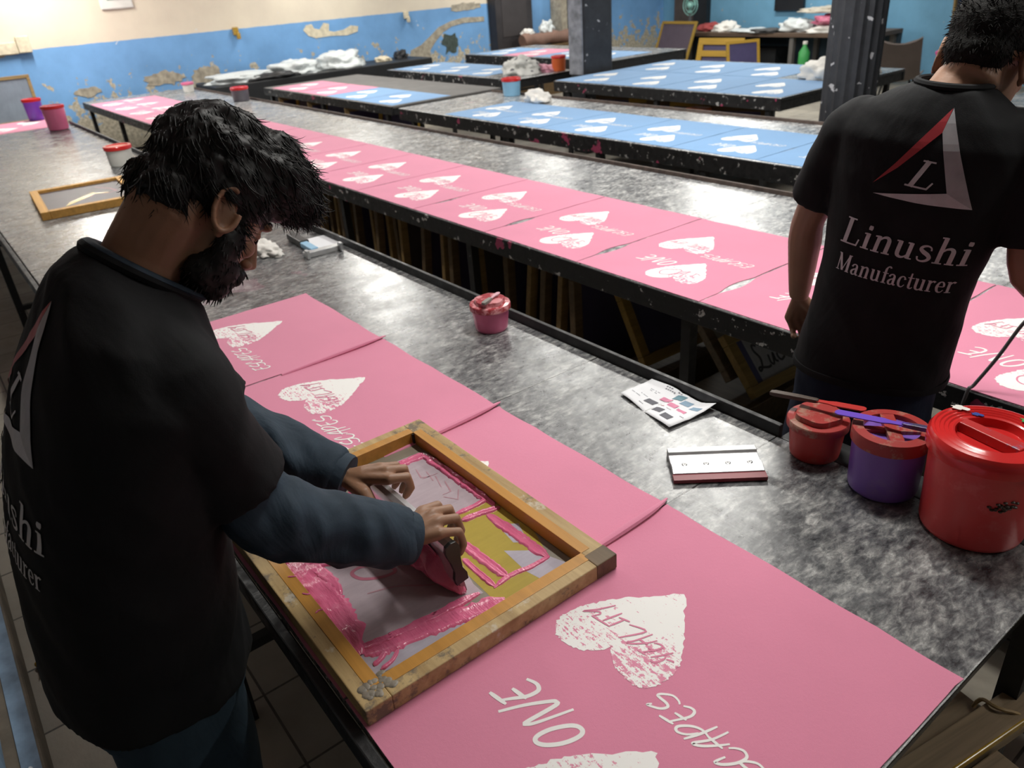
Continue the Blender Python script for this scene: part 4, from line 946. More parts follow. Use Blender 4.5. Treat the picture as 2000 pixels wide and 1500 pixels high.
# ---------------------------------------------------------------- screens stored under the middle table
r_ = random.Random(21)
protoA = screen_frame('wooden printing screen standing on edge under the middle table', 0.46, 0.52, 0.035, (0, 0, 0), (0, 0, 0), M['wood_dark'], m_screen('dark_violet_mesh', (0.05, 0.038, 0.085), 0.4), group='screens stored under the middle table')
protoB = screen_frame('wooden printing screen standing on edge under the middle table', 0.46, 0.56, 0.030, (0, 0, 0), (0, 0, 0), m_wood('old_yellow_wood', (0.34, 0.21, 0.07), 0.55), m_screen('brown_mesh', (0.07, 0.05, 0.045), 0.4), group='screens stored under the middle table')
m = MB(); m.span(-10.8, 1.4, 1.96, 2.75, 0.205, 0.225); shf = obj('storage_shelf', m, M['wood_dark']); attach(shf, 'long middle')
spots = []
x = -2.22
for k in range(48):
    x -= r_.choice([0.075, 0.085, 0.10, 0.13, 0.22])
    if -2.99 < x < -2.83 or -4.30 < x < -4.12 or -5.6 < x < -5.4 or -6.9 < x < -6.7: continue
    if x < -8.4: break
    spots.append(x)
for k, x in enumerate(spots):
    pr = (protoA, protoB)[k % 2] if k > 1 else (protoA, protoB)[k]
    lab = '%s wooden screen standing on edge under the middle table, counting leftward from the golden one' % ORD[k]
    tl = r_.uniform(0.02, 0.16)*(1 if k % 5 else -0.3)
    if k < 2: o = pr; o['label'] = lab
    else: o = dup(pr, lab)
    o.rotation_mode = 'XYZ'; o.rotation_euler = (rad(90), tl, rad(90))
    o.rotation_euler = (Matrix.Rotation(tl, 3, 'Y') @ Matrix.Rotation(rad(90), 3, 'Z') @ Matrix.Rotation(rad(90), 3, 'X')).to_euler()
    h = 0.52 if pr is protoA else 0.56
    o.location = (x, 2.24+r_.uniform(-.02, .04), 0.226+h/2*math.cos(tl)+0.01)
def leaning(label, w, h, B, v, wood, mesh, yaw=0.0):
    v = Vector(v).normalized(); u = Vector((0.03, 1, 0)).normalized(); n = u.cross(v).normalized(); v = n.cross(u)
    R = Matrix((u, v, n)).transposed(); t = screen_frame(label, w, h, 0.035, Vector(B)+u*w/2+v*h/2, (0, 0, 0), wood, mesh, group='screens stored under the middle table'); t.rotation_euler = R.to_euler(); return t
luc = leaning('yellow screen lettered Lucas in grey, slumped under the middle table beside the black-shirted man', 0.56, 0.27, (-1.535, 2.235, 0.345), (-.66, 0, .75), m_wood('yellow_old_wood', (0.46, 0.30, 0.09), 0.6), m_screen('grey_lilac_mesh', (0.50, 0.50, 0.52), 0.3))
ms_ = [c for c in luc.children if c.name.startswith('screen_mesh')][0]
m = MB(); zt = 0.035*0.62+0.001
LUC = [[(-0.13, 0.055), (-0.15, 0.065), (-0.155, 0.04), (-0.14, 0.0), (-0.155, -0.04), (-0.175, -0.05), (-0.17, -0.035), (-0.12, -0.05), (-0.10, -0.045)], [(-0.09, 0.0), (-0.095, -0.035), (-0.08, -0.045), (-0.06, 0.0), (-0.063, -0.035), (-0.05, -0.045)], [(-0.005, -0.005), (-0.02, 0.005), (-0.04, -0.02), (-0.03, -0.045), (0.0, -0.035)],
       [(0.055, 0.0), (0.03, 0.0), (0.015, -0.03), (0.03, -0.045), (0.055, 0.0), (0.05, -0.035), (0.065, -0.042)], [(0.105, 0.005), (0.085, 0.0), (0.105, -0.025), (0.095, -0.045), (0.075, -0.04)]]
for l in LUC: m.stroke([(p.x*0.92-0.02, p.y*0.92-0.005) for p in smoothpts([Vector(q) for q in l], 5)], 0.010, zt, taper=False)
obj('lettering', m, plain('grey_lettering', (0.07, 0.07, 0.075), 0.5), ms_)
m = MB(); m.span(-0.225, -0.195, -0.09, 0.09, zt-0.0008, zt); obj('violet_tape', m, plain('violet_tape', (0.10, 0.10, 0.22), 0.4), ms_)
leaning('golden screen leaning under the middle table just left of the Lucas screen', 0.50, 0.34, (-2.00, 2.12, 0.36), (-.5, 0, .87), m_wood('golden_old_wood', (0.40, 0.24, 0.045), 0.6), m_screen('violet_mesh', (0.05, 0.04, 0.09), 0.4))
leaning('screen with painted pale glare, tipped back directly behind the Lucas screen', 0.56, 0.34, (-1.66, 2.24, 0.37), (-.66, 0, .75), M['wood_grey'], m_screen('glare_mesh', (0.45, 0.44, 0.41), 0.25))  # pale mesh colour stands in for glare on this screen
m = MB(); m.span(-1.78, -1.50, 2.15, 2.80, 0.226, 0.34); o = obj('low_crate', m, M['wood_dark'], bevel=0.004); tag(o, 'dark wooden crate propping up the Lucas screen under the table', 'crate')
m = MB(); m.span(-2.12, -1.92, 2.10, 2.70, 0.226, 0.345); o = obj('low_crate', m, M['wood_dark'], bevel=0.004); tag(o, 'dark wooden crate under the golden leaning screen', 'crate')
m = MB(); m.span(-0.5, 0.5, -0.12, 0.12, 0, 0.03); o = obj('loose_board', m, M['wood_grey'], loc=(-1.0, 2.08, 0.226), rot=(0, 0, 0.05), bevel=0.004); tag(o, 'weathered board on the shelf in front of the Lucas screen', 'board')

# ---------------------------------------------------------------- battens under the near end of the foreground table
def batten(label, a, b, w, h, mat, roll=0):
    a, b = Vector(a), Vector(b); d = b-a
    o = thing('wooden_batten', label, 'batten', a, 0, 'wooden battens under the table end'); o.rotation_mode = 'QUATERNION'; o.rotation_quaternion = d.to_track_quat('X', 'Z')
    m = MB(); L = d.length; r = random.Random(int(w*1e4)+int(L*100)); rings = []
    for i in range(9):
        u = i/8; k = 1+r.uniform(-.08, .08); rings.append([(L*u, -w/2*k, -h/2*k), (L*u, w/2*k, -h/2), (L*u, w/2, h/2*k), (L*u, -w/2, h/2)])
    m.loft(rings); obj('stick', m, mat, o, bevel=0.003); return o
b1 = batten('weathered batten with yellow glue along its edge, middle one at the table end', (-0.262, 1.400, 0.488), (-0.42, 0.55, 0.488), 0.062, 0.045, M['wood_grey'])
st_ = [c for c in b1.children][0]; m = MB(); m.box((0.40, 0.031, 0.016), (0.72, 0.006, 0.016)); obj('dried_glue', m, M['glue'], st_, bevel=0.002)
b2 = batten('short batten with glossy yellow glue, outermost at the table end', (-0.228, 1.245, 0.470), (-0.34, 0.58, 0.470), 0.05, 0.04, M['wood_grey'])
st_ = [c for c in b2.children][0]; m = MB(); m.box((0.30, 0.0255, 0.010), (0.56, 0.006, 0.020)); obj('dried_glue', m, M['glue'], st_, bevel=0.002)
batten('plain grey batten lying innermost under the pink table end', (-0.335, 1.33, 0.474), (-0.50, 0.5, 0.474), 0.085, 0.03, M['wood_grey'])
batten('flat grey board under the battens at the table end', (-0.40, 1.30, 0.44), (-0.52, 0.52, 0.44), 0.14, 0.02, M['wood_pale'])
m = MB(); m.bar((-0.60, 1.28, 0.416), (-0.20, 1.28, 0.416), 0.03, 0.03); m.bar((-0.60, 0.62, 0.416), (-0.20, 0.62, 0.416), 0.03, 0.03)
pp = []
for i in range(25):
    a = 2*math.pi*i/24; pp.append((-0.285+0.040*math.cos(a), 1.325+0.01*math.cos(a)+0.01*math.sin(3*a), 0.488+0.032*math.sin(a)))
for q in (MB().bar((-0.62, 1.28, 0.414), (-0.29, 1.28, 0.414), 0.03, 0.03), MB().bar((-0.66, 0.62, 0.414), (-0.29, 0.62, 0.414), 0.03, 0.03)): attach(obj('cross_bar', q, M['steel_clean']), 'long grey')
for q in (MB().bar((-0.62, 1.28, 0.0), (-0.62, 1.28, 0.43), 0.03, 0.03), MB().bar((-0.66, 0.62, 0.0), (-0.66, 0.62, 0.43), 0.03, 0.03)): attach(obj('upright', q, M['steel_clean']), 'long grey')
m = MB(); m.tube(pp, 0.004, 6); o = obj('twine', m, M['wood_pale'], smooth=True); tag(o, 'loop of twine tied round the weathered batten at the table end', 'twine')
crumple('amber_wrapper', 'crumpled amber plastic wrapper on the floor by the step', 'litter', (-2.39, -0.19, 0.0), (0.035, 0.03, 0.05), m_plastic('amber_plastic', (0.40, 0.22, 0.015), 0.15), 5)
for k, (x, y) in enumerate(((-1.86, -0.28), (-1.72, -0.285))):
    m = MB(); m.prism(ragged((0, 0), 0.014, 0.007, k+3, 9), 0, 0.003); o = obj('white_scrap', m, M['paper'], loc=(x, y, 0.1236), rot=(0, 0, k)); tag(o, ('torn white scrap on the blue painted step, the farther one', 'torn white scrap on the blue painted step, the nearer one')[k], 'scrap', 'scraps on the step')

# cable drooping from the man's right hand
m = MB(); m.tube(smoothpts([Vector(p) for p in [(-0.50, 1.96, 1.22), (-0.585, 1.955, 1.08), (-0.612, 1.95, 1.035), (-0.640, 1.93, 0.945), (-0.668, 1.905, 0.868), (-0.676, 1.893, 0.845), (-0.68, 1.885, 0.70), (-0.66, 1.86, 0.3), (-0.60, 1.80, 0.02)]], 6), 0.0045, 10)
o = obj('power_cable', m, plain('grey_cable', (0.075, 0.07, 0.075), 0.4), smooth=True); tag(o, 'grey cable hanging over the middle table edge beside the black-shirted man', 'cable')
# ---------------------------------------------------------------- black-covered bench along the left wall with polythene
t = thing('black_bench', 'long black-covered bench along the left wall heaped with polythene', 'bench', (-10.85, 5.1, 0))
m = MB(); m.span(-0.40, 0.38, -1.75, 1.5, 0.78, 0.86); m.span(0.36, 0.385, -1.75, 1.5, 0.50, 0.86); obj('black_cover', m, M['black_sheet'], t, bevel=0.01)
for y in (-1.6, -0.1, 1.35):
    m = MB(); m.span(0.28, 0.34, y-0.03, y+0.03, 0, 0.78); obj('leg', m, M['steel_clean'], t)
    m = MB(); m.span(-0.36, -0.30, y-0.03, y+0.03, 0, 0.78); obj('leg', m, M['steel_clean'], t)
PG = 'polythene heaps on the wall bench'
crumple('polythene_heap', 'low flat polythene heap at the left end of the wall bench, black sheet across it', 'polythene', (-10.85, 3.85, 0.86), (0.28, 0.42, 0.13), M['poly'], 1, PG)
crumple('polythene_heap', 'middle polythene heap on the wall bench', 'polythene', (-10.85, 4.60, 0.86), (0.28, 0.36, 0.20), M['poly'], 2, PG)
crumple('polythene_heap', 'tallest polythene heap, at the right of the wall bench', 'polythene', (-10.85, 5.3, 0.86), (0.28, 0.34, 0.25), M['poly'], 4, PG)
crumple('black_sheet', 'fold of black sheeting draped over the polythene on the wall bench', 'sheet', (-10.60, 4.2, 0.855), (0.12, 0.34, 0.10), M['black_sheet'], 6)
crumple('dark_rag', 'small black rag at the right end of the wall bench', 'rag', (-10.9, 6.32, 0.86), (0.10, 0.10, 0.13), M['black_sheet'], 7)
crumple('cream_rag', 'small cream rag near the right end of the wall bench', 'rag', (-10.9, 6.02, 0.86), (0.10, 0.11, 0.09), M['plaster'], 8)
crumple('clear_bag', 'clear crumpled bag standing before the left end of the black bench', 'bag', (-10.1, 3.45, 0.0), (0.25, 0.25, 0.9), M['poly'], 9)
o = MB(); o.span(-0.22, 0.22, -0.02, 0.02, 0, 0.10); w = obj('timber_offcut', o, M['wood_yellow'], loc=(-9.3, 3.42, 0.62)); tag(w, 'golden timber piece beside the dark tub behind the middle table', 'timber')
o = MB(); o.span(-0.4, 0.4, -0.15, 0.15, 0, 0.62); w = obj('low_box', o, M['wood_dark'], loc=(-9.25, 3.42, 0)); tag(w, 'dark low box carrying the golden timber piece', 'box')

# ---------------------------------------------------------------- rags and odds on the far tables
crumple('crumpled_rag', 'white rag lying on the third table to the right of the light blue tub', 'rag', (-5.52, 4.52, 0.8505), (0.13, 0.09, 0.11), M['cloth_white'], 11)
def m_dots():
    t = NT('spotted_grey_cloth'); v = t.voro(9.0); t.set(t.mix(t.math('LESS_THAN', v, 0.28), (0.55, 0.55, 0.52), (0.12, 0.12, 0.13)), 0.8); return t.m
crumple('spotted_rag', 'grey-white spotted rag heaped behind the light blue tub', 'rag', (-7.40, 5.85, 0.8505), (0.24, 0.18, 0.20), m_dots(), 12)
crumple('pink_rag', 'pink rag on the table left of the square pillar', 'rag', (-7.30, 6.08, 0.8505), (0.17, 0.12, 0.09), plain('pink_rag_cloth', (0.62, 0.30, 0.38), 0.9), 13)
crumple('white_rag', 'left of the two white rag heaps beside the fluted pillar', 'rag', (-4.10, 6.60, 0.8505), (0.17, 0.15, 0.20), M['cloth_white'], 14, 'white rag heaps beside the fluted pillar')
crumple('white_rag', 'right of the two white rag heaps beside the fluted pillar, next to a teal scrap', 'rag', (-3.97, 6.98, 0.8505), (0.15, 0.16, 0.24), M['cloth_white'], 15, 'white rag heaps beside the fluted pillar')
crumple('teal_scrap', 'teal scrap of cloth beside the white rags on the table by the fluted pillar', 'cloth', (-3.88, 6.78, 0.8505), (0.09, 0.09, 0.07), plain('teal_scrap', (0.03, 0.20, 0.20), 0.8), 16)
m = MB(); pts = [Vector((-10.85, 8.62+i*0.08, 0.87+0.012*math.sin(i))) for i in range(14)]
m.tube(pts, [0.10+0.012*math.sin(i*1.7) for i in range(14)], 14); o = obj('rolled_sack', m, plain('brown_sacking', (0.22, 0.13, 0.10), 0.9), smooth=True); tag(o, 'rolled brown sack on the ledge between the dark doors', 'sack')
m = MB(); m.span(-11.28, -10.65, 8.5, 9.75, 0, 0.77); o = obj('ledge', m, M['wood_dark']); tag(o, 'dark ledge under the rolled sack at the left wall', 'ledge')
crumple('crumpled_bag', 'pale crumpled bag on the rolled sack near the left wall', 'bag', (-10.9, 9.2, 0.955), (0.10, 0.12, 0.22), M['poly'], 17)
crumple('crumpled_bag', 'small pale scrap on the left end of the rolled sack', 'bag', (-10.9, 8.78, 0.955), (0.09, 0.10, 0.10), M['cloth_white'], 18)
# things stored under the far tables
k = 0
SG = 'screens stored under the far tables'
def far_screen(label, loc, rot, wood, mesh, w=0.5, h=0.45): return screen_frame(label, w, h, 0.03, loc, rot, wood, mesh, group=SG)
vm = m_screen('violet_screen_far', (0.06, 0.05, 0.13), 0.4); yw = m_wood('bright_yellow_wood', (0.50, 0.30, 0.035), 0.7)
for j, x in enumerate((-9.3, -9.0, -8.5, -8.25, -7.6, -7.0)):
    far_screen('%s screen from the left under the half-bare short table' % ORD[j], (x, 3.95, 0.30+0.24), (rad(82), 0, rad(20 if j % 2 else 75)), M['wood_pale'] if j % 2 == 0 else yw, vm)
for j, x in enumerate((-5.9, -5.4, -5.15, -4.9, -4.4)):
    far_screen('%s screen from the left under the table before the fluted pillar' % ORD[j], (x, 5.85, 0.28+0.20), (rad(84), 0, rad(8+10*(j % 3))), yw if j % 2 else M['wood_dark'], vm)
m = MB(); m.box((0, 0, 0.11), (0.20, 0.16, 0.22)); o = obj('red_box', m, M['orange'], loc=(-4.72, 5.72, 0.47), bevel=0.01); tag(o, 'small red box under the table before the fluted pillar', 'box')
m = MB(); m.span(-6.3, -3.95, 5.7, 6.9, 0.23, 0.25); o = obj('storage_shelf', m, M['wood_dark']); attach(o, 'blue-covered')
m = MB(); m.span(-9.6, -6.8, 3.80, 4.80, 0.27, 0.29); o = obj('storage_shelf', m, M['wood_dark']); attach(o, 'short table')
m = MB(); m.box((0, 0, 0.10), (0.42, 0.24, 0.20)); o = obj('blue_crate', m, plain('dark_blue_plastic', (0.02, 0.06, 0.20), 0.4), loc=(-3.62, 4.0, 0.28), bevel=0.01); tag(o, 'dark blue crate on the floor shelf under the third table', 'crate')
m = MB(); m.span(-6.2, -1.0, 3.85, 4.6, 0.24, 0.27); o = obj('storage_shelf', m, M['wood_dark']); attach(o, 'pale printing table with')
m = MB(); m.box((0, 0, 0.12), (0.30, 0.05, 0.24)); o = obj('pale_board', m, M['alu_dull'], loc=(-4.35, 3.95, 0.28), rot=(0.1, 0, 0.1)); tag(o, 'pale board standing under the third table', 'board')
crumple('red_bag', 'dark red bundle under the third table near its left end', 'bundle', (-4.9, 4.0, 0.28), (0.18, 0.12, 0.10), M['red_matt'], 19, 'red bundles under the third table')
crumple('red_bag', 'dark red bundle under the third table toward its right end', 'bundle', (-2.35, 3.95, 0.28), (0.13, 0.12, 0.14), M['red_matt'], 20, 'red bundles under the third table')
crumple('green_bag', 'small green bundle under the third table beside the red one', 'bundle', (-4.68, 4.0, 0.28), (0.07, 0.07, 0.10), M['green'], 21)

# ---------------------------------------------------------------- cluttered work table at the back wall
t = thing('work_table', 'long brown work table with clutter along the back wall', 'table', (-8.3, 11.75, 0))
m = MB(); m.span(-2.0, 2.0, -0.40, 0.40, 0.70, 0.76); obj('tabletop', m, m_wood('brown_bench_wood', (0.15, 0.10, 0.07), 0.6), t, bevel=0.005)
for x in (-1.9, 0.65, 1.9):
    for y in (-0.33, 0.33):
        m = MB(); m.span(x-0.035, x+0.035, y-0.035, y+0.035, 0, 0.70); obj('leg', m, plain('grey_leg', (0.13, 0.125, 0.12), 0.7), t)
m = MB(); m.span(-2.0, 2.0, 0.36, 0.39, 0.05, 0.70); obj('back_panel', m, plain('dark_blue_panel', (0.03, 0.06, 0.09), 0.8), t)
m = MB(); m.span(-0.9, 0.2, -0.1, 0.25, 0.0, 0.5); o = obj('dark_crate', m, M['black_sheet'], loc=(-8.3, 11.75, 0)); tag(o, 'black crate under the work table at the back wall', 'crate')
BG = 'clutter on the back work table'
crumple('red_white_bundle', 'red and white bundle at the left of the back work table', 'bundle', (-9.45, 11.7, 0.76), (0.22, 0.18, 0.16), plain('dull_red_cloth', (0.30, 0.05, 0.05), 0.8), 22, BG)
crumple('white_bundle', 'white crumpled bundle beside the red one on the back work table', 'bundle', (-9.12, 11.65, 0.76), (0.22, 0.18, 0.17), M['cloth_white'], 23, BG)
crumple('grey_bundle', 'flat grey polythene in the middle of the back work table', 'bundle', (-8.55, 11.6, 0.76), (0.35, 0.22, 0.06), M['poly'], 24, BG)
crumple('dark_bundle', 'dark bundle in the middle of the back work table', 'bundle', (-8.2, 11.5, 0.76), (0.26, 0.2, 0.07), plain('charcoal_cloth', (0.06, 0.06, 0.06), 0.9), 25, BG)
crumple('clear_bundle', 'heap of clear bags on the back work table left of the pink pack', 'bundle', (-7.75, 11.65, 0.76), (0.30, 0.2, 0.22), M['poly'], 26, BG)
crumple('white_pack', 'white wrapped pack under the pink pack on the back work table', 'bundle', (-7.1, 11.6, 0.76), (0.36, 0.22, 0.13), M['cloth_white'], 27, BG)
crumple('pink_pack', 'pink wrapped pack on the back work table beside the fluted pillar', 'bundle', (-7.1, 11.6, 0.87), (0.30, 0.2, 0.17), plain('pink_wrap', (0.52, 0.13, 0.22), 0.4), 28, BG)
crumple('cream_pack', 'cream flat pack stacked on top of the pink pack', 'bundle', (-7.25, 11.75, 1.02), (0.42, 0.2, 0.10), plain('cream_wrap', (0.50, 0.46, 0.38), 0.6), 29, BG)
t = thing('table_fan', 'pale green table fan at the left end of the back work table', 'fan', (-9.95, 11.7, 0.76))
m = MB(); m.lathe([(0.0, 0), (0.10, 0), (0.09, 0.03), (0.02, 0.05), (0.018, 0.25), (0.0, 0.25)], n=20); obj('stand', m, M['chrome'], t, smooth=True)
m = MB()
for r in (0.06, 0.11, 0.16): m.tube([(r*math.cos(a), 0.0, 0.40+r*math.sin(a)) for a in [2*math.pi*i/24 for i in range(25)]], 0.008, 6)
m.ball((0, -0.02, 0.40), 0.05, 12, 8); obj('grille', m, plain('mint_enamel', (0.25, 0.50, 0.45), 0.4), t, smooth=True)
m = MB()
for k in range(3):
    a = 2.1*k; m.loft([[(0.03*math.cos(a), 0.01, 0.40+0.03*math.sin(a)), (0.14*math.cos(a), -0.01, 0.40+0.14*math.sin(a)), (0.14*math.cos(a+0.8), 0.012, 0.40+0.14*math.sin(a+0.8)), (0.03*math.cos(a+0.8), 0.014, 0.40+0.03*math.sin(a+0.8))], [(0.03*math.cos(a), 0.014, 0.40+0.03*math.sin(a)), (0.14*math.cos(a), -0.006, 0.40+0.14*math.sin(a)), (0.14*math.cos(a+0.8), 0.016, 0.40+0.14*math.sin(a+0.8)), (0.03*math.cos(a+0.8), 0.018, 0.40+0.03*math.sin(a+0.8))]])
obj('fan_blades', m, plain('mint_blade', (0.20, 0.42, 0.38), 0.4), t)
# leaning yellow frames
yb = m_wood('mustard_wood', (0.34, 0.215, 0.035), 0.75); pm = m_screen('purple_brown_mesh', (0.085, 0.065, 0.09), 0.5)
far_screen('tall mustard framed screen leaning against the left end of the back work table', (-9.72, 11.0, 0.475), (rad(70), 0, rad(-6)), yb, pm, 0.85, 1.0)
t = thing('wooden_rack', 'bright yellow slatted frame leaning before the back work table', 'rack', (-8.7, 10.95, 0.28)); t.rotation_euler = (rad(76), 0, rad(6))
for (a, b, c, d) in ((-0.42, 0.42, 0.34, 0.44), (-0.42, -0.33, -0.3, 0.34), (0.22, 0.31, -0.3, 0.34), (-0.33, 0.22, 0.16, 0.25), (-0.33, 0.22, -0.10, 0.02)):
    m = MB(); m.span(a, b, c, d, 0, 0.03); obj('slat', m, yw, t)
m = MB(); m.span(-0.33, 0.22, -0.3, 0.34, -0.012, -0.004); obj('purple_backing', m, vm, t)
far_screen('yellow frame seen edge-on to the right of the slatted frame', (-8.2, 10.95, 0.345), (rad(78), 0, rad(62)), yw, vm, 0.55, 0.7)
# bottle
t = thing('green_bottle', 'green plastic bottle standing on a stool before the back work table', 'bottle', (-7.25, 11.15, 0.30))
m = MB(); m.lathe([(0.0, 0), (0.075, 0), (0.08, 0.02), (0.08, 0.22), (0.03, 0.30), (0.03, 0.33), (0, 0.33)], n=20); obj('bottle_body', m, M['green'], t, smooth=True)
m = MB(); m.lathe([(0.0, 0.33), (0.034, 0.33), (0.034, 0.37), (0, 0.37)], n=16); obj('cap', m, M['cloth_white'], t, smooth=True)
m = MB(); m.span(-7.45, -7.05, 10.95, 11.35, 0.0, 0.30); o = obj('stool_box', m, M['wood_dark'], bevel=0.01); tag(o, 'dark box under the green bottle', 'box')
# chair
t = thing('shell_chair', 'brown shell chair behind the fluted pillar', 'chair', (-4.95, 9.6, 0), rad(200))
m = MB(); rings = []
for i in range(14):
    u = i/13
    y = -0.24+0.48*min(1, u/0.55) if u < 0.55 else 0.24+0.10*((u-0.55)/0.45); z = 0.44 if u < 0.5 else 0.44+0.42*((u-0.5)/0.5)**1.2
    w = 0.25-0.03*abs(u-0.5)
    ring = []
    for k in range(9):
        v = -1+2*k/8; ring.append((v*w, y, z+0.07*abs(v)**2.5))
    for k in range(9):
        v = 1-2*k/8; ring.append((v*w, y+0.012*(u > 0.5), z+0.07*abs(v)**2.5-0.014))
    rings.append(ring)
m.loft(rings); obj('seat_shell', m, plain('brown_shell', (0.085, 0.065, 0.058), 0.5), t, smooth=True)
for sx in (-1, 1):
    for sy in (-1, 1):
        m = MB(); m.tube([(sx*0.14, sy*0.14, 0.44), (sx*0.22, sy*0.22, 0.0)], 0.013, 8); obj('leg', m, M['steel_clean'], t)
# frames standing by the back wall on the right
for k, (x, rz) in enumerate(((-5.35, 80), (-4.9, 20))):
    t = far_screen('%s of two tall yellow frames standing beyond the chair' % ('left', 'right')[k], (x, 11.9, 0.95), (rad(86), 0, rad(rz)), m_wood('ochre_wood_%d' % k, (0.23, 0.15, 0.05), 0.6), m_screen('navy_mesh_%d' % k, (0.02, 0.025, 0.07), 0.4), 0.55, 1.9)
m = MB(); m.box((0, 0, 0), (0.28, 0.2, 0.10), 0, 0, Matrix.Rotation(rad(-28), 3, 'Y')); o = obj('pink_board', m, plain('hot_pink_card', (0.72, 0.09, 0.30), 0.6), loc=(-3.62, 8.0, 0.96), bevel=0.01); tag(o, 'hot pink bundle on a stand far behind the black-shirted man\'s neck', 'bundle')
m = MB(); m.box((0, 0, 0.455), (0.4, 0.3, 0.91)); o = obj('grey_cabinet', m, plain('pale_grey_cabinet', (0.32, 0.32, 0.31), 0.7), loc=(-3.55, 8.05, 0), bevel=0.01); tag(o, 'pale grey stand under the hot pink bundle', 'stand')
m = MB(); m.box((0, 0, 0.05), (0.22, 0.16, 0.10)); o = obj('violet_box', m, plain('violet_blue', (0.12, 0.15, 0.40), 0.6), loc=(-3.50, 8.1, 1.02), bevel=0.02); tag(o, 'violet-blue packet resting behind the hot pink bundle', 'packet')
table('printing_table', 'pale table showing at the right edge behind the black-shirted man\'s shoulder', -2.4, -0.3, 5.9, 6.9, -2.4, M['laminate_blue'], None, legs=(-2.3, -0.5), apron=0.06)
# ---------------------------------------------------------------- people
def fuse(mb, voxel, smooth=4, name='fused', fn=None, factor=0.5):
    me = mb.mesh('tmp'); o = bpy.data.objects.new('tmp', me); COL.objects.link(o)
    r = o.modifiers.new('r', 'REMESH'); r.mode = 'VOXEL'; r.voxel_size = voxel; r.use_smooth_shade = True
    if smooth:
        s = o.modifiers.new('s', 'SMOOTH'); s.iterations = smooth; s.factor = factor
    dg = bpy.context.evaluated_depsgraph_get(); dg.update()
    out = bpy.data.meshes.new_from_object(o.evaluated_get(dg), depsgraph=dg); out.name = name
    bpy.data.objects.remove(o); bpy.data.meshes.remove(me)
    if fn:
        nrm = [v.normal.copy() for v in out.vertices]
        for v, n_ in zip(out.vertices, nrm): v.co = fn(v.co.copy(), n_)
    out.polygons.foreach_set('use_smooth', [True]*len(out.polygons)); out.update()
    return out
def body_ring(c, w, d, th=0.0, roll=0.0, pitch=0.0, n=36, p=2.3):
    lat = Vector((math.cos(th), math.sin(th), -roll)); fw = Vector((-math.sin(th), math.cos(th), pitch)); out = []
    for j in range(n):
        a = 2*math.pi*j/n; ca, sa = math.cos(a), math.sin(a)
        x = math.copysign(abs(ca)**(2/p), ca); y = math.copysign(abs(sa)**(2/p), sa)
        out.append(Vector(c)+lat*(w*x)+fw*(d*y))
    return out
def rotm(p, y, r): return Matrix.Rotation(rad(y), 3, 'Z') @ Matrix.Rotation(rad(p), 3, 'X') @ Matrix.Rotation(rad(r), 3, 'Y')
class Head:
    def __init__(s, O, R): s.O = Vector(O); s.R = R
    def __call__(s, x, y, z): return s.O+s.R @ Vector((x, y, z))
    def ball(s, mb, c, r, n=18, m=12, rot=None):
        mb.ball(s(*c), r, n, m, 0, s.R if rot is None else s.R @ rot)
def build_head(mb, H):
    H.ball(mb, (0, -0.014, 0.048), (0.074, 0.098, 0.086), 28, 20)
    rings = []
    for z, yf, yb, w in ((0.075, .078, -.05, .064), (0.05, .084, -.05, .068), (0.02, .084, -.05, .069), (-0.01, .083, -.048, .068), (-0.035, .085, -.042, .065), (-0.06, .087, -.03, .059), (-0.080, .082, -.012, .050), (-0.094, .075, .004, .040), (-0.103, .064, .020, .026)):
        ring = []; cy = (yf+yb)/2; hy = (yf-yb)/2
        for j in range(28):
            a = 2*math.pi*j/28; ca, sa = math.cos(a), math.sin(a)
            wx = w*(1-0.18*max(0, sa)**2)
            ring.append(H(wx*math.copysign(abs(ca)**0.85, ca), cy+hy*math.copysign(abs(sa)**0.9, sa), z))
        rings.append(ring)
    mb.loft(rings)
    mb.tube([H(0, .080, .036), H(0, .093, .016), H(0, .106, -.006), H(0, .115, -.022), H(0, .104, -.033)], [.010, .009, .011, .0135, .008], 12)
    for s in (-1, 1):
        H.ball(mb, (s*.012, .101, -.028), (.009, .011, .008), 12, 8)
        H.ball(mb, (s*.030, .078, .034), (.024, .012, .008), 14, 8)
        H.ball(mb, (s*.031, .073, .014), (.014, .010, .009), 14, 10)
        H.ball(mb, (s*.040, .062, -.014), (.020, .018, .018), 14, 10)
        er = Matrix.Rotation(s*rad(-16), 3, 'Z') @ Matrix.Rotation(rad(14), 3, 'X')
        H.ball(mb, (s*.0755, -.019, .005), (.0045, .0185, .031), 18, 14, er)
        H.ball(mb, (s*.079, -.006, -.004), (.004, .005, .007), 10, 8)
        pts = []
        for k in range(13):
            a = rad(-70)+rad(300)*k/12
            q = er @ Vector((s*.006, -.0005-.0190*math.sin(a-rad(20)), -.033*math.cos(a-rad(20))*1.0))
            pts.append(H(s*.079+q.x, -.019+q.y, .005+q.z))
        mb.tube(pts, 0.0046, 8)
        H.ball(mb, (s*.078, -.011, -.027), (.006, .009, .010), 12, 8)
    H.ball(mb, (0, .087, -.054), (.022, .009, .0055), 14, 8); H.ball(mb, (0, .085, -.066), (.020, .009, .0065), 14, 8)
    H.ball(mb, (0, .070, -.090), (.020, .014, .014), 14, 10)
def arm(mb, s, e, w, r=(.050, .043, .038, .040, .036, .027)):
    s, e, w = Vector(s), Vector(e), Vector(w)
    pts = [s, s.lerp(e, .5), e.lerp(s, .06), e.lerp(w, .22), e.lerp(w, .6), w]
    mb.tube(smoothpts(pts, 3), [float(x) for x in np.interp(np.linspace(0, 5, 16), range(6), r)], 16)
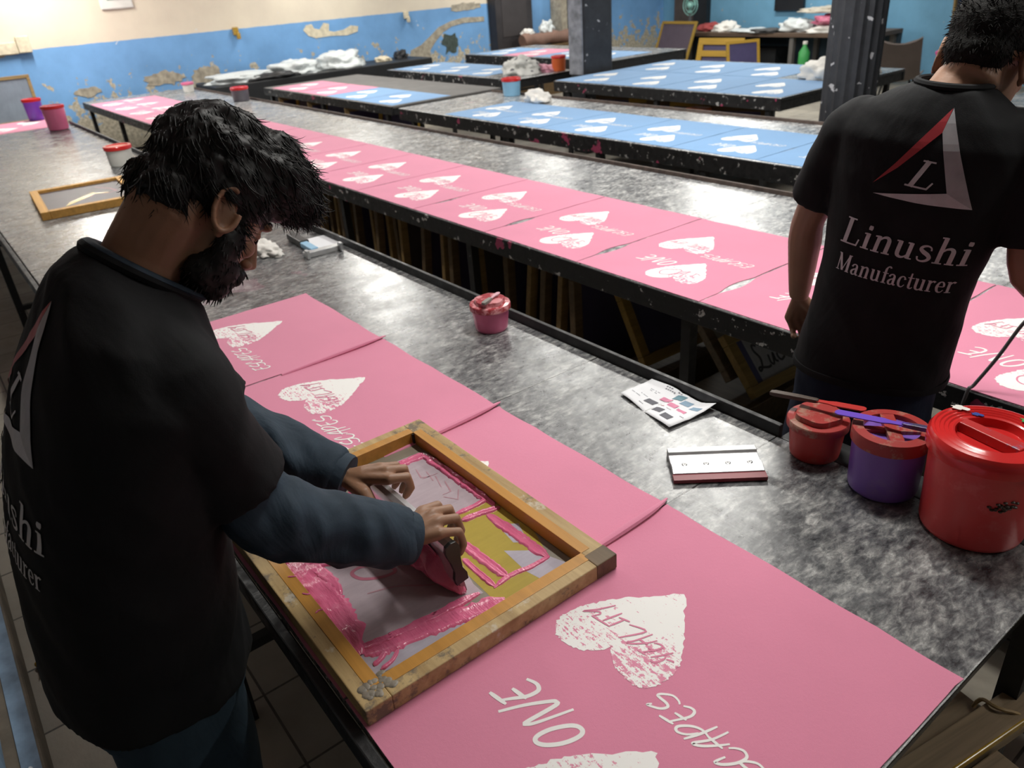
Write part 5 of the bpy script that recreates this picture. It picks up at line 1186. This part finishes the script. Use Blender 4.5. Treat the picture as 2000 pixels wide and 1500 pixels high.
def hand(mb, w, kn, pip, dip, tip, th, rf=(.0098, .0098, .0094, .0085), wr=.024, palm=0.012):
    w = Vector(w); kn = [Vector(k) for k in kn]
    for i in range(4):
        k, p, d, t = kn[i], Vector(pip[i]), Vector(dip[i]), Vector(tip[i]); r = rf[i]
        mb.tube([w.lerp(k, .12), w.lerp(k, .6), k], [wr*.62, .0135, .0118], 12)
        mb.tube([w.lerp(k, .80), k, k.lerp(p, .5), p, p.lerp(d, .55), d, d.lerp(t, .6), t], [r*1.05, r*1.18, r*1.0, r*1.08, r*.93, r*.98, r*.88, r*.55], 12)
    for i in range(3):
        a = kn[i].lerp(kn[i+1], .5); mb.tube([w.lerp(a, .15), w.lerp(a, .55), w.lerp(a, .93)], [.016, .0135, .0095], 10)
    T = [Vector(t) for t in th]
    mb.tube([w.lerp(T[0], .05), T[0], T[1], T[1].lerp(T[2], .55), T[2], T[2].lerp(T[3], .6), T[3]], [.016, .0155, .0115, .0098, .0104, .0094, .0058], 12)
def folds(amp, seed, sc=(7, 7, 3.2), tw=0.5, amp2=0.35):
    def fn(p, n):
        q = Vector((p.x*sc[0]+tw*p.z*6+seed, p.y*sc[1], p.z*sc[2]+tw*p.x*5))
        a = mnoise.noise(q); b = mnoise.noise(q*2.3+Vector((3, 1, seed)))
        rdg = (1-abs(a)*2.2)
        return p+n*(amp*(0.6*rdg+amp2*b))
    return fn

# lettering: serif strokes, unit cap height
def _S(pts, w): return (pts, w)
GL = {
 'L': (.74, [_S([(.2, 0), (.2, 1)], .15), _S([(.05, .98), (.38, .98)], .05), _S([(.05, .02), (.64, .02)], .055), _S([(.62, 0), (.66, .27)], [.06, .05])]),
 'i': (.37, [_S([(.18, 0), (.18, .62)], .14), _S([(.04, .02), (.33, .02)], .045), _S([(.05, .59), (.2, .60)], .05), _S([(.18, .74), (.18, .82), (.18, .90)], [.11, .15, .11])]),
 'n': (.70, [_S([(.18, 0), (.18, .62)], .13), _S([(.04, .02), (.32, .02)], .045), _S([(.05, .59), (.2, .60)], .05), _S([(.2, .45), (.3, .57), (.42, .6), (.5, .53), (.52, .4), (.52, 0)], [.05, .07, .1, .13, .14, .14]), _S([(.40, .02), (.66, .02)], .045)]),
 'u': (.70, [_S([(.17, .62), (.17, .2), (.21, .07), (.32, .02), (.42, .06), (.5, .16)], [.14, .14, .12, .08, .06, .05]), _S([(.52, .62), (.52, 0)], .13), _S([(.04, .60), (.2, .60)], .05), _S([(.40, .60), (.54, .60)], .05), _S([(.5, .02), (.66, .02)], .045)]),
 's': (.54, [_S([(.44, .44), (.41, .55), (.3, .6), (.17, .56), (.13, .46), (.24, .36), (.37, .28), (.45, .17), (.39, .06), (.26, .02), (.14, .06), (.1, .18)], [.05, .05, .06, .09, .11, .14, .14, .12, .09, .06, .05, .06])]),
 'h': (.70, [_S([(.18, 0), (.18, 1)], .13), _S([(.04, .02), (.32, .02)], .045), _S([(.05, .98), (.2, .98)], .05), _S([(.2, .45), (.3, .57), (.42, .6), (.5, .53), (.52, .4), (.52, 0)], [.05, .07, .1, .13, .14, .14]), _S([(.40, .02), (.66, .02)], .045)]),
 'M': (.98, [_S([(.13, 0), (.13, 1)], .055), _S([(.13, .98), (.45, .03)], .14), _S([(.45, .03), (.77, .98)], .05), _S([(.79, 1), (.79, 0)], .15), _S([(.02, .02), (.25, .02)], .045), _S([(.66, .02), (.93, .02)], .045), _S([(.02, .98), (.2, .98)], .045), _S([(.72, .98), (.93, .98)], .045)]),
 'a': (.60, [_S([(.12, .45), (.18, .56), (.3, .6), (.4, .54), (.42, .42), (.42, .12), (.49, .03), (.57, .07)], [.1, .08, .07, .1, .13, .13, .08, .04]), _S([(.42, .38), (.24, .31), (.13, .19), (.16, .06), (.26, .02), (.36, .07), (.42, .15)], [.05, .08, .12, .11, .07, .05, .05])]),
 'f': (.40, [_S([(.48, .90), (.42, .97), (.32, .95), (.25, .85), (.23, .7), (.23, 0)], [.1, .08, .07, .1, .13, .13]), _S([(.07, .59), (.42, .59)], .05), _S([(.09, .02), (.40, .02)], .045)]),
 'c': (.54, [_S([(.46, .44), (.41, .56), (.3, .6), (.17, .52), (.12, .31), (.17, .1), (.3, .02), (.41, .06), (.49, .17)], [.12, .07, .06, .1, .14, .12, .07, .05, .04])]),
 't': (.42, [_S([(.21, .84), (.21, .15), (.27, .04), (.36, .03), (.43, .1)], [.08, .13, .1, .06, .04]), _S([(.05, .59), (.41, .59)], .05)]),
 'r': (.50, [_S([(.18, 0), (.18, .62)], .13), _S([(.04, .02), (.36, .02)], .045), _S([(.05, .59), (.2, .60)], .05), _S([(.2, .42), (.28, .54), (.38, .59), (.46, .54)], [.05, .06, .09, .13])]),
 'e': (.54, [_S([(.12, .33), (.46, .33)], .045), _S([(.46, .33), (.45, .46), (.38, .57), (.28, .6), (.17, .52), (.11, .31), (.17, .1), (.3, .02), (.41, .06), (.48, .16)], [.08, .1, .08, .06, .1, .14, .12, .07, .05, .04])]),
}
def word_strokes(m, text, a, b, cap, slant=0.14):
    """serif word along the baseline a-b in the (u, v) plane"""
    a, b = Vector(a), Vector(b); tot = sum(GL[c][0] for c in text); L = (b-a).length; ux = (b-a).normalized(); uy = Vector((-ux.y, ux.x)); sx = L/tot; x = 0
    for ch in text:
        adv, st = GL[ch]
        for pts, w in st:
            q = []; ws = []
            W_ = w if hasattr(w, '__len__') else [w]*len(pts)
            if len(pts) == 2:
                for i in range(7):
                    t = i/6; q.append((pts[0][0]*(1-t)+pts[1][0]*t, pts[0][1]*(1-t)+pts[1][1]*t)); ws.append(W_[0]*(1-t)+W_[1]*t)
            else:
                P = smoothpts([Vector(p) for p in pts], 4); q = [(p.x, p.y) for p in P]; ws = [float(v) for v in np.interp(np.linspace(0, len(pts)-1, len(P)), range(len(pts)), W_)]
            out = [tuple(a+ux*((p[0]+slant*p[1]*0.9+x)*sx)+uy*(p[1]*cap)) for p in q]
            m.stroke(out, [v*(sx*0.5+cap*0.5) for v in ws])
        x += adv
def wrap_print(name, m, P0, lat, up, nrm, target_me, mat, parent, lift=0.0022, cut=0.012):
    """press a flat (u, v) print onto a garment"""
    bm = bmesh.new(); vs = [bm.verts.new((v[0], v[1], 0)) for v in m.v]
    for f in m.f:
        try: bm.faces.new([vs[i] for i in f])
        except Exception: pass
    us = [v[0] for v in m.v]; ws = [v[1] for v in m.v]
    for axis, lo, hi in ((0, min(us), max(us)), (1, min(ws), max(ws))):
        k = lo+cut
        while k < hi:
            co = [0, 0, 0]; co[axis] = k; no = [0, 0, 0]; no[axis] = 1
            bmesh.ops.bisect_plane(bm, geom=bm.verts[:]+bm.edges[:]+bm.faces[:], plane_co=co, plane_no=no); k += cut
    bmesh.ops.triangulate(bm, faces=bm.faces[:])
    bv = BVHTree.FromPolygons([v.co.copy() for v in target_me.vertices], [tuple(p.vertices) for p in target_me.polygons])
    kill = []
    for v in bm.verts:
        p = P0+lat*v.co.x+up*v.co.y
        hit = bv.ray_cast(p+nrm*0.5, -nrm)
        if hit[0] is None: kill.append(v); continue
        v.co = hit[0]+(hit[1] if hit[1].dot(nrm) > 0 else nrm)*lift
    if kill: bmesh.ops.delete(bm, geom=kill, context='VERTS')
    bmesh.ops.recalc_face_normals(bm, faces=bm.faces[:])
    me = bpy.data.meshes.new(name); bm.to_mesh(me); bm.free()
    if len(me.polygons) == 0: return None
    o = obj(name, me, mat, parent); return o
def tee_print(P0, lat, up, nrm, me, parent, s=1.0):
    def tri(pts):
        m = MB(); m.v = [(p[0]*s, p[1]*s, 0) for p in pts]; m.f = [tuple(range(len(pts)))]; m.m = [0]; return m
    wrap_print('logo_red_side', tri([(0.063, 0.267), (-0.016, 0.166), (-0.053, 0.124), (-0.010, 0.158), (0.055, 0.225)]), P0, lat, up, nrm, me, M['red_print'], parent)
    wrap_print('logo_grey_side', tri([(0.064, 0.267), (0.055, 0.225), (0.085, 0.115), (0.132, 0.085)]), P0, lat, up, nrm, me, M['silver_dim'], parent)
    wrap_print('logo_base', tri([(-0.050, 0.104), (0.085, 0.115), (0.132, 0.085), (0.034, 0.093)]), P0, lat, up, nrm, me, M['silver_print'], parent)
    m = MB(); a = (0.009*s, 0.126*s)
    word_strokes(m, 'L', (0.004*s, 0.127*s), (0.056*s, 0.119*s), 0.052*s, 0.30); wrap_print('logo_letter', m, P0, lat, up, nrm, me, M['silver_print'], parent, cut=0.02)
    m = MB(); word_strokes(m, 'Linushi', (-0.106*s, -0.008*s), (0.143*s, -0.034*s), 0.057*s, 0.12); wrap_print('shirt_lettering', m, P0, lat, up, nrm, me, M['silver_print'], parent, cut=0.02)
    m = MB(); word_strokes(m, 'Manufacturer', (-0.106*s, -0.072*s), (0.126*s, -0.094*s), 0.040*s, 0.08); wrap_print('shirt_lettering', m, P0, lat, up, nrm, me, M['silver_print'], parent, cut=0.02)

def hair_locks(mb, H, n, seed, start, flow, length, rad_, lift=0.004, curl=0.5):
    """tapered locks growing from points given by start(r) in head space"""
    r = random.Random(seed)
    for k in range(n):
        p, nr = start(r)
        d = flow(p, nr, r); L = length*r.uniform(.6, 1.25); pts = []; q = Vector(p); dd = Vector(d).normalized(); cu = Vector((r.uniform(-1, 1), r.uniform(-1, 1), r.uniform(-1, 1)))*curl
        for i in range(6):
            pts.append(H(*q)); q = q+dd*(L/5); dd = (dd+cu*0.22+Vector((0, 0, 0))).normalized()
        R0 = rad_*r.uniform(.6, 1.3); mb.tube(pts, [R0, R0*1.1, R0, R0*.8, R0*.5, R0*.12], 5)

# ---------------- the bearded man at the printing frame
man = thing('person', 'bearded person in a black T-shirt over a blue shirt, pushing a squeegee with both hands', 'person', (-1.24, 0.05, 0.0))
MO = Vector((-1.24, 0.05, 0.0))
def loc(me, o=MO): me.transform(Matrix.Translation(-o)); return me
H1 = Head((-1.222, .330, 1.562), rotm(-50, 16, 3))
mb = MB()
build_head(mb, H1)
mb.tube([(-1.225, .155, 1.40), (-1.225, .19, 1.47), (-1.228, .235, 1.52), H1(0, -.045, -.03), H1(0, -.03, .02)], [.056, .058, .058, .060, .055], 20, flat=[.056, .058, .060, .062, .055])
T1R = [((-1.25, .045, .812), .220, .159), ((-1.25, .05, .9), .212, .155), ((-1.24, .075, 1.1), .216, .148), ((-1.225, .11, 1.25), .226, .14), ((-1.215, .15, 1.36), .230, .125), ((-1.215, .178, 1.43), .195, .10), ((-1.22, .196, 1.468), .130, .084), ((-1.225, .212, 1.485), .076, .064)]
mb.loft([body_ring(c, w*.86, d*.86, pitch=q) for (c, w, d), q in zip(T1R, (-.05, -.08, -.12, -.16, -.26, -.45, -.68, -.8))])
SR, ER, WR = (-1.035, .197, 1.385), (-1.060, .240, 1.130), (-0.985, .458, .992)
SL, EL, WL = (-1.415, .205, 1.385), (-1.440, .310, 1.105), (-1.248, .472, .987)
arm(mb, SR, ER, WR); arm(mb, SL, EL, WL)
hand(mb, WR, [(-1.020, 0.517, 1.008), (-0.997, 0.525, 1.012), (-0.974, 0.523, 1.009), (-0.953, 0.514, 1.000)], [(-1.024, 0.552, 1.000), (-0.998, 0.560, 1.002), (-0.972, 0.557, 0.998), (-0.948, 0.546, 0.988)],
     [(-1.022, 0.558, 0.972), (-0.997, 0.566, 0.972), (-0.970, 0.563, 0.969), (-0.945, 0.550, 0.960)], [(-1.018, 0.542, 0.950), (-0.994, 0.548, 0.947), (-0.967, 0.546, 0.945), (-0.943, 0.536, 0.940)],
     [(-1.018, 0.478, 0.982), (-1.035, 0.482, 0.964), (-1.038, 0.485, 0.942), (-1.034, 0.483, 0.922)])
hand(mb, WL, [(-1.150, 0.525, 1.008), (-1.173, 0.533, 1.012), (-1.196, 0.531, 1.009), (-1.217, 0.522, 1.000)], [(-1.144, 0.559, 1.000), (-1.170, 0.568, 1.002), (-1.196, 0.565, 0.998), (-1.220, 0.554, 0.988)],
     [(-1.146, 0.564, 0.972), (-1.172, 0.572, 0.972), (-1.198, 0.569, 0.969), (-1.222, 0.557, 0.960)], [(-1.150, 0.548, 0.950), (-1.175, 0.554, 0.947), (-1.200, 0.551, 0.945), (-1.224, 0.541, 0.940)],
     [(-1.175, 0.480, 0.982), (-1.150, 0.482, 0.962), (-1.140, 0.485, 0.940), (-1.138, 0.483, 0.918)])
def leg(mb, hip, knee, ank, r=(.085, .062, .050, .036)):
    mb.tube(smoothpts([Vector(hip), Vector(knee).lerp(Vector(hip), .4), Vector(knee), Vector(ank)], 3), [float(x) for x in np.interp(np.linspace(0, 3, 10), range(4), r)], 16)
for sx in (-1, 1):
    leg(mb, (-1.245+sx*.095, .045, .86), (-1.245+sx*.11, .04, .47), (-1.245+sx*.12, 0.0, .07))
    mb.ball((-1.245+sx*.12, .055, .035), (.045, .12, .034), 16, 8)
body = fuse(mb, .0032, 4, 'body'); bo = obj('body', loc(body), M['skin1'], man)
# T-shirt
mb = MB()
mb.loft([body_ring(c, w*1.02, d*1.03, pitch=q) for (c, w, d), q in zip(T1R[:-1], (-.05, -.08, -.12, -.16, -.26, -.45, -.68))]+[body_ring((-1.223, .218, 1.490), .078, .068, pitch=-.86)])
def sleeve(mb, pts, r, n=22): mb.tube(smoothpts([Vector(p) for p in pts], 4), [float(x) for x in np.interp(np.linspace(0, len(pts)-1, 4*(len(pts)-1)+1), range(len(pts)), r)], n)
sleeve(mb, [(-1.11, .185, 1.405), (-1.055, .193, 1.380), (-1.050, .205, 1.30), (-1.070, .222, 1.225), (-1.070, .240, 1.175)], [.068, .070, .068, .074, .076])
sleeve(mb, [(-1.34, .185, 1.405), (-1.42, .205, 1.375), (-1.445, .26, 1.25), (-1.450, .31, 1.13)], [.075, .080, .078, .080])
tee1 = fuse(mb, .0075, 6, 't_shirt', folds(.0085, 3, (8, 8, 5), .8)); 
t1o = obj('t_shirt', loc(tee1), M['tee'], man)
nr = Vector((0.03, -1, .12)).normalized()
tee_print(Vector((-1.245, -.10, 1.225))-MO, Vector((1, 0.03, 0)).normalized(), Vector((0, .26, .966)), nr, tee1, t1o, 1.12)
mb = MB(); ring = body_ring((-1.223, .221, 1.496), .072, .065, pitch=-.88, p=2.0, n=30); ring = [p-MO for p in ring]
mb.tube(ring+[ring[0], ring[1]], .0085, 8); obj('neck_band', mb, M['tee'], man, smooth=True)
# slate blue long-sleeved shirt under it
mb = MB()
sleeve(mb, [(-1.04, .205, 1.34), (-1.062, .240, 1.20), (-1.052, .268, 1.112), (-1.015, .372, 1.046), (-.988, .462, .999)], [.042, .048, .064, .056, .046])
sleeve(mb, [(-1.42, .21, 1.34), (-1.445, .28, 1.18), (-1.430, .325, 1.095), (-1.345, .400, 1.040), (-1.262, .464, .996)], [.044, .048, .062, .055, .046])
sl = fuse(mb, .006, 4, 'shirt_sleeves', folds(.0130, 8, (9, 13, 11), .6, .5)); so = obj('shirt_sleeves', loc(sl), M['shirt_blue'], man)
def cuff(a, b, r, par, o=MO):
    a, b = Vector(a)-o, Vector(b)-o; mb = MB(); d = (b-a)
    mb.tube([a, a.lerp(b, .08), a.lerp(b, .92), b, b-d*0.05], [r*.96, r, r*.98, r*.94, r*.7], 24); obj('cuff', mb, M['shirt_blue'], par, smooth=True, angle=rad(50))
cuff((-1.000, .418, 1.022), (-.985, .474, .990), .0475, so); cuff((-1.300, .436, 1.012), (-1.243, .478, .987), .0475, so)
mb = MB(); ring = [p-MO for p in body_ring((-1.222, .229, 1.497), .064, .062, pitch=-.90, p=2.0, n=30)]
mb.tube(ring+[ring[0], ring[1]], .013, 8, flat=.006); obj('shirt_collar', mb, M['shirt_blue'], man, smooth=True)
# trousers
mb = MB(); mb.loft([body_ring((-1.25, .05, z), w, d) for z, w, d in ((.98, .19, .135), (.9, .20, .145), (.78, .205, .15))])
for sx in (-1, 1):
    mb.tube([(-1.245+sx*.10, .05, .84), (-1.245+sx*.108, .045, .65), (-1.245+sx*.112, .04, .46), (-1.245+sx*.12, .01, .22), (-1.245+sx*.122, .005, .06)], [.115, .110, .095, .088, .085], 22)
tr = fuse(mb, .010, 5, 'trousers', folds(.010, 5, (9, 9, 3), .3)); obj('trousers', loc(tr), M['teal_cloth'], man)
# hair
mb = MB()
for c, r in (((0, -.016, .064), (.087, .108, .099)), ((0, .038, .104), (.084, .086, .072)), ((0, .080, .116), (.070, .054, .052)), ((.004, .116, .112), (.058, .038, .034)), ((0, -.076, -.004), (.062, .044, .048)), ((.068, -.010, .048), (.020, .052, .034)), ((-.068, -.010, .048), (.020, .052, .034)), ((.072, .018, .012), (.010, .011, .032)), ((-.072, .018, .012), (.010, .011, .032))):
    H1.ball(mb, c, r, 24, 18)
HI = H1.R.inverted()
def hairfn(p, n_):
    q = HI @ (p-H1.O); k = mnoise.noise(Vector((q.x*55, q.y*22, q.z*38)))+0.6*mnoise.noise(Vector((q.x*120, q.y*45, q.z*80)))
    return p+n_*(.0085*k)
hr = fuse(mb, .0048, 2, 'hair', hairfn)
src = [(v.co.copy(), v.normal.copy()) for v in hr.vertices]
def st(r):
    while True:
        co, nn = r.choice(src); q = HI @ (co-H1.O); n2 = HI @ nn
        if q.z > -.03 and not (q.y > .03 and q.z < .06): return q, n2
def fl1(p, n_, r):
    d = Vector((p.x*2.2, .55+p.y*3.0, -.25-(p.y > .08)*.15)); d = d-n_*d.dot(n_)*0.75
    k = .18 if p.y < .03 else .32
    return d.normalized()+n_*r.uniform(-.05, .08 if p.y < .03 else .22)+Vector((r.uniform(-k, k), r.uniform(-k, k), r.uniform(-k, k)))
hair1 = obj('hair', loc(hr.copy()), M['hair'], man)
mb = MB(); hair_locks(mb, H1, 3200, 4, st, fl1, .030, .0009, curl=.9)
def st2(r):
    while True:
        co, nn = r.choice(src); q = HI @ (co-H1.O)
        if q.y > .085 and q.z > .075 and abs(q.x) < .045: return q, HI @ nn
hair_locks(mb, H1, 420, 5, st2, lambda p, n_, r: Vector((r.uniform(-.5, .5), .6, .05+r.uniform(-.4, .3)))+n_*.15, .030, .0009, curl=1.0)
def stn(r):
    while True:
        co, nn = r.choice(src); q = HI @ (co-H1.O)
        if q.y < -.02 and q.z < .03: return q, HI @ nn
hair_locks(mb, H1, 200, 6, stn, lambda p, n_, r: Vector((r.uniform(-.3, .3), -.15, -1))-n_*.2, .016, .0009, curl=.3)
lk = mb.mesh('hair_locks', True); lk.transform(Matrix.Translation(-MO)); obj('hair_locks', lk, M['hair'], hair1)
# beard
mb = MB()
for c, r in (((0, .060, -.082), (.038, .028, .030)), ((0, .070, -.072), (.046, .028, .028)), ((.052, .036, -.064), (.020, .038, .030)), ((-.052, .036, -.064), (.020, .038, .030)), ((.066, .022, -.032), (.014, .024, .036)), ((-.066, .022, -.032), (.014, .024, .036)), ((.030, .056, -.088), (.026, .028, .026)), ((-.030, .056, -.088), (.026, .028, .026)), ((.016, .096, -.046), (.018, .010, .0075)), ((-.016, .096, -.046), (.018, .010, .0075)), ((.033, .083, -.060), (.012, .014, .016)), ((-.033, .083, -.060), (.012, .014, .016)), ((0, .089, -.078), (.020, .010, .010)), ((0, .042, -.090), (.040, .036, .026)), ((.044, .026, -.080), (.024, .034, .030)), ((-.044, .026, -.080), (.024, .034, .030))):
    H1.ball(mb, c, r, 18, 14)
bd = fuse(mb, .004, 3, 'beard', lambda p, n_: p+n_*.0025*mnoise.noise(p*140))
src2 = [(v.co.copy(), v.normal.copy()) for v in bd.vertices]
beard = obj('beard', loc(bd), M['hair'], man)
mb = MB()
def st3(r):
    co, nn = r.choice(src2); return HI @ (co-H1.O), HI @ nn
hair_locks(mb, H1, 700, 7, st3, lambda p, n_, r: n_*.5+Vector((r.uniform(-.4, .4), .1, -.8)), .010, .0008, curl=.4)
lk = mb.mesh('beard_strands', True); lk.transform(Matrix.Translation(-MO)); obj('beard_strands', lk, M['hair'], beard)
mb = MB()
for s in (-1, 1):
    mb.tube([H1(s*.012, .092, .037)-MO, H1(s*.028, .090, .043)-MO, H1(s*.046, .074, .039)-MO], [.0045, .0055, .003], 8)
obj('eyebrows', mb, M['hair'], man, smooth=True)
mb = MB()
for s in (-1, 1): mb.tube([H1(s*.020, .083, .008)-MO, H1(s*.031, .084, .005)-MO, H1(s*.043, .076, .008)-MO], [.0012, .0020, .0010], 6)
obj('eyelashes', mb, M['hair'], man, smooth=True)

# ---------------- the man with his back turned between the tables
man2 = thing('person', 'short-haired person in a black lettered T-shirt, back turned, standing between the two long tables', 'person', (-0.83, 1.655, 0.0))
MO2 = Vector((-0.83, 1.655, 0.0)); TH = rad(15)
H2 = Head((-.728, 1.745, 1.626), rotm(-26, 4, 4))
mb = MB(); build_head(mb, H2)
mb.tube([(-.765, 1.655, 1.50), (-.748, 1.672, 1.565), (-.740, 1.695, 1.60), H2(0, -.04, -.035), H2(0, -.03, .02)], [.072, .062, .056, .056, .05], 20)
T2R = [((-.818, 1.655, .955), .168, .122), ((-.810, 1.655, 1.03), .163, .119), ((-.800, 1.655, 1.12), .157, .115), ((-.788, 1.658, 1.22), .157, .114), ((-.778, 1.660, 1.32), .166, .115), ((-.768, 1.662, 1.42), .180, .111), ((-.762, 1.664, 1.50), .186, .100), ((-.758, 1.668, 1.545), .152, .087), ((-.752, 1.672, 1.578), .102, .072), ((-.748, 1.674, 1.597), .072, .062)]
RL = [0.0, .01, .02, .04, .06, .09, .11, .12, .10, .08]
mb.loft([body_ring(c, w*.85, d*.85, TH, rl) for (c, w, d), rl in zip(T2R, RL)])
S2L, E2L, W2L = (-.922, 1.630, 1.500), (-1.020, 1.650, 1.275), (-1.072, 1.735, 1.050)
S2R, E2R, W2R = (-.600, 1.725, 1.475), (-.540, 1.705, 1.225), (-.385, 1.905, 1.215)
A2 = (.046, .041, .037, .040, .034, .025)
arm(mb, S2L, E2L, W2L, A2); arm(mb, S2R, E2R, W2R, A2)
# left hand, loosely curled against the table edge
hand(mb, W2L, [(-1.062, 1.792, .985), (-1.082, 1.785, .973), (-1.098, 1.772, .966), (-1.110, 1.757, .966)], [(-1.045, 1.805, .952), (-1.066, 1.797, .938), (-1.084, 1.783, .932), (-1.099, 1.766, .935)],
     [(-1.030, 1.790, .936), (-1.050, 1.780, .922), (-1.068, 1.766, .917), (-1.084, 1.751, .921)], [(-1.026, 1.770, .945), (-1.043, 1.760, .934), (-1.059, 1.747, .929), (-1.074, 1.735, .931)],
     [(-1.050, 1.765, 1.010), (-1.030, 1.790, .980), (-1.018, 1.790, .950), (-1.010, 1.775, .925)], palm=.012)
hand(mb, W2R, [(-.330, 1.955, 1.240), (-.318, 1.945, 1.222), (-.312, 1.932, 1.205), (-.312, 1.917, 1.192)], [(-.305, 1.985, 1.232), (-.292, 1.972, 1.212), (-.287, 1.957, 1.195), (-.289, 1.940, 1.182)],
     [(-.318, 2.005, 1.222), (-.305, 1.992, 1.203), (-.300, 1.977, 1.186), (-.302, 1.958, 1.174)], [(-.340, 2.000, 1.215), (-.327, 1.990, 1.197), (-.322, 1.976, 1.181), (-.322, 1.958, 1.170)],
     [(-.370, 1.940, 1.235), (-.362, 1.965, 1.240), (-.350, 1.985, 1.235), (-.340, 2.000, 1.228)])
for sx in (-1, 1):
    q = Vector((math.cos(TH), math.sin(TH), 0))*sx
    leg(mb, Vector((-.830, 1.657, .86))+q*.066, Vector((-.838, 1.664, .47))+q*.088, Vector((-.84, 1.65, .07))+q*.10, (.070, .058, .048, .036))
    mb.ball(Vector((-.85, 1.69, .035))+q*.10, (.045, .11, .034), 16, 8)
body = fuse(mb, .0032, 4, 'body'); obj('body', loc(body, MO2), M['skin2'], man2)
mb = MB(); mb.loft([body_ring(c, w*1.01, d*1.02, TH, rl) for (c, w, d), rl in zip(T2R, RL)])
sleeve(mb, [(-.88, 1.640, 1.515), (-.925, 1.632, 1.490), (-.965, 1.634, 1.405), (-.990, 1.640, 1.338)], [.066, .066, .062, .062])
sleeve(mb, [(-.65, 1.71, 1.495), (-.600, 1.725, 1.465), (-.572, 1.72, 1.38), (-.556, 1.715, 1.305)], [.068, .074, .070, .068])
tee2 = fuse(mb, .0068, 6, 't_shirt', folds(.0060, 11, (9, 9, 4), 1.0)); t2o = obj('t_shirt', loc(tee2, MO2), M['tee'], man2)
n2 = Vector((math.sin(TH), -math.cos(TH), 0)); l2 = Vector((math.cos(TH), math.sin(TH), 0))
tee_print(Vector((-.7595, 1.546, 1.3))-MO2, l2, Vector((0, 0, 1)), n2, tee2, t2o)
mb = MB(); ring = [p-MO2 for p in body_ring((-.749, 1.675, 1.602), .067, .060, TH, .08, p=2.0, n=30)]
mb.tube(ring+[ring[0], ring[1]], .0075, 8); obj('neck_band', mb, M['tee'], man2, smooth=True)
mb = MB(); ring = [p-MO2 for p in body_ring((-.818, 1.655, .962), .171, .125, TH, 0, n=48)]
mb.tube(ring+[ring[0], ring[1]], .0035, 6, flat=.010); obj('shirt_hem', mb, M['tee'], man2, smooth=True)
mb = MB(); mb.loft([body_ring((-.826, 1.658, z), w, d, TH) for z, w, d in ((1.02, .148, .106), (.92, .155, .113), (.80, .157, .117))])
for sx in (-1, 1):
    q = Vector((math.cos(TH), math.sin(TH), 0))*sx
    mb.tube([Vector((-.828, 1.658, .84))+q*.070, Vector((-.832, 1.66, .65))+q*.080, Vector((-.836, 1.665, .45))+q*.090, Vector((-.84, 1.65, .06))+q*.10], [.092, .090, .085, .075], 20)
tr = fuse(mb, .010, 5, 'trousers', folds(.008, 2, (9, 9, 3), .3)); obj('trousers', loc(tr, MO2), M['navy'], man2)
# cropped hair
mb = MB()
for c, r in (((0, -.020, .060), (.0795, .102, .083)), ((0, .022, .078), (.074, .082, .064)), ((0, -.062, .010), (.062, .050, .052)), ((.066, .006, .040), (.0145, .050, .034)), ((-.066, .006, .040), (.0145, .050, .034)), ((.072, .024, .012), (.007, .012, .030)), ((-.072, .024, .012), (.007, .012, .030))):
    H2.ball(mb, c, r, 24, 18)
H2I = H2.R.inverted()
h2 = fuse(mb, .0045, 3, 'hair', lambda p, n_: p+n_*(.0018*mnoise.noise(p*110)+.0012*mnoise.noise(p*260)))
src3 = [(v.co.copy(), v.normal.copy()) for v in h2.vertices]
hair2 = obj('hair', loc(h2, MO2), M['hair_short'], man2)
mb = MB()
def st4(r):
    co, nn = r.choice(src3); return H2I @ (co-H2.O), H2I @ nn
hair_locks(mb, H2, 2200, 8, st4, lambda p, n_, r: n_*.35+Vector((r.uniform(-.3, .3), .4+p.y*2, -.35+p.z*6)), .010, .0008, curl=.3)
lk = mb.mesh('hair_strands', True); lk.transform(Matrix.Translation(-MO2)); obj('hair_strands', lk, M['hair_short'], hair2)
mb = MB()
for s in (-1, 1): mb.tube([H2(s*.012, .092, .037)-MO2, H2(s*.028, .090, .043)-MO2, H2(s*.046, .074, .039)-MO2], [.004, .005, .0025], 8)
obj('eyebrows', mb, M['hair'], man2, smooth=True)
mb = MB()
for s in (-1, 1): mb.tube([H2(s*.020, .083, .008)-MO2, H2(s*.031, .084, .005)-MO2, H2(s*.043, .076, .008)-MO2], [.0012, .0020, .0010], 6)
obj('eyelashes', mb, M['hair'], man2, smooth=True)
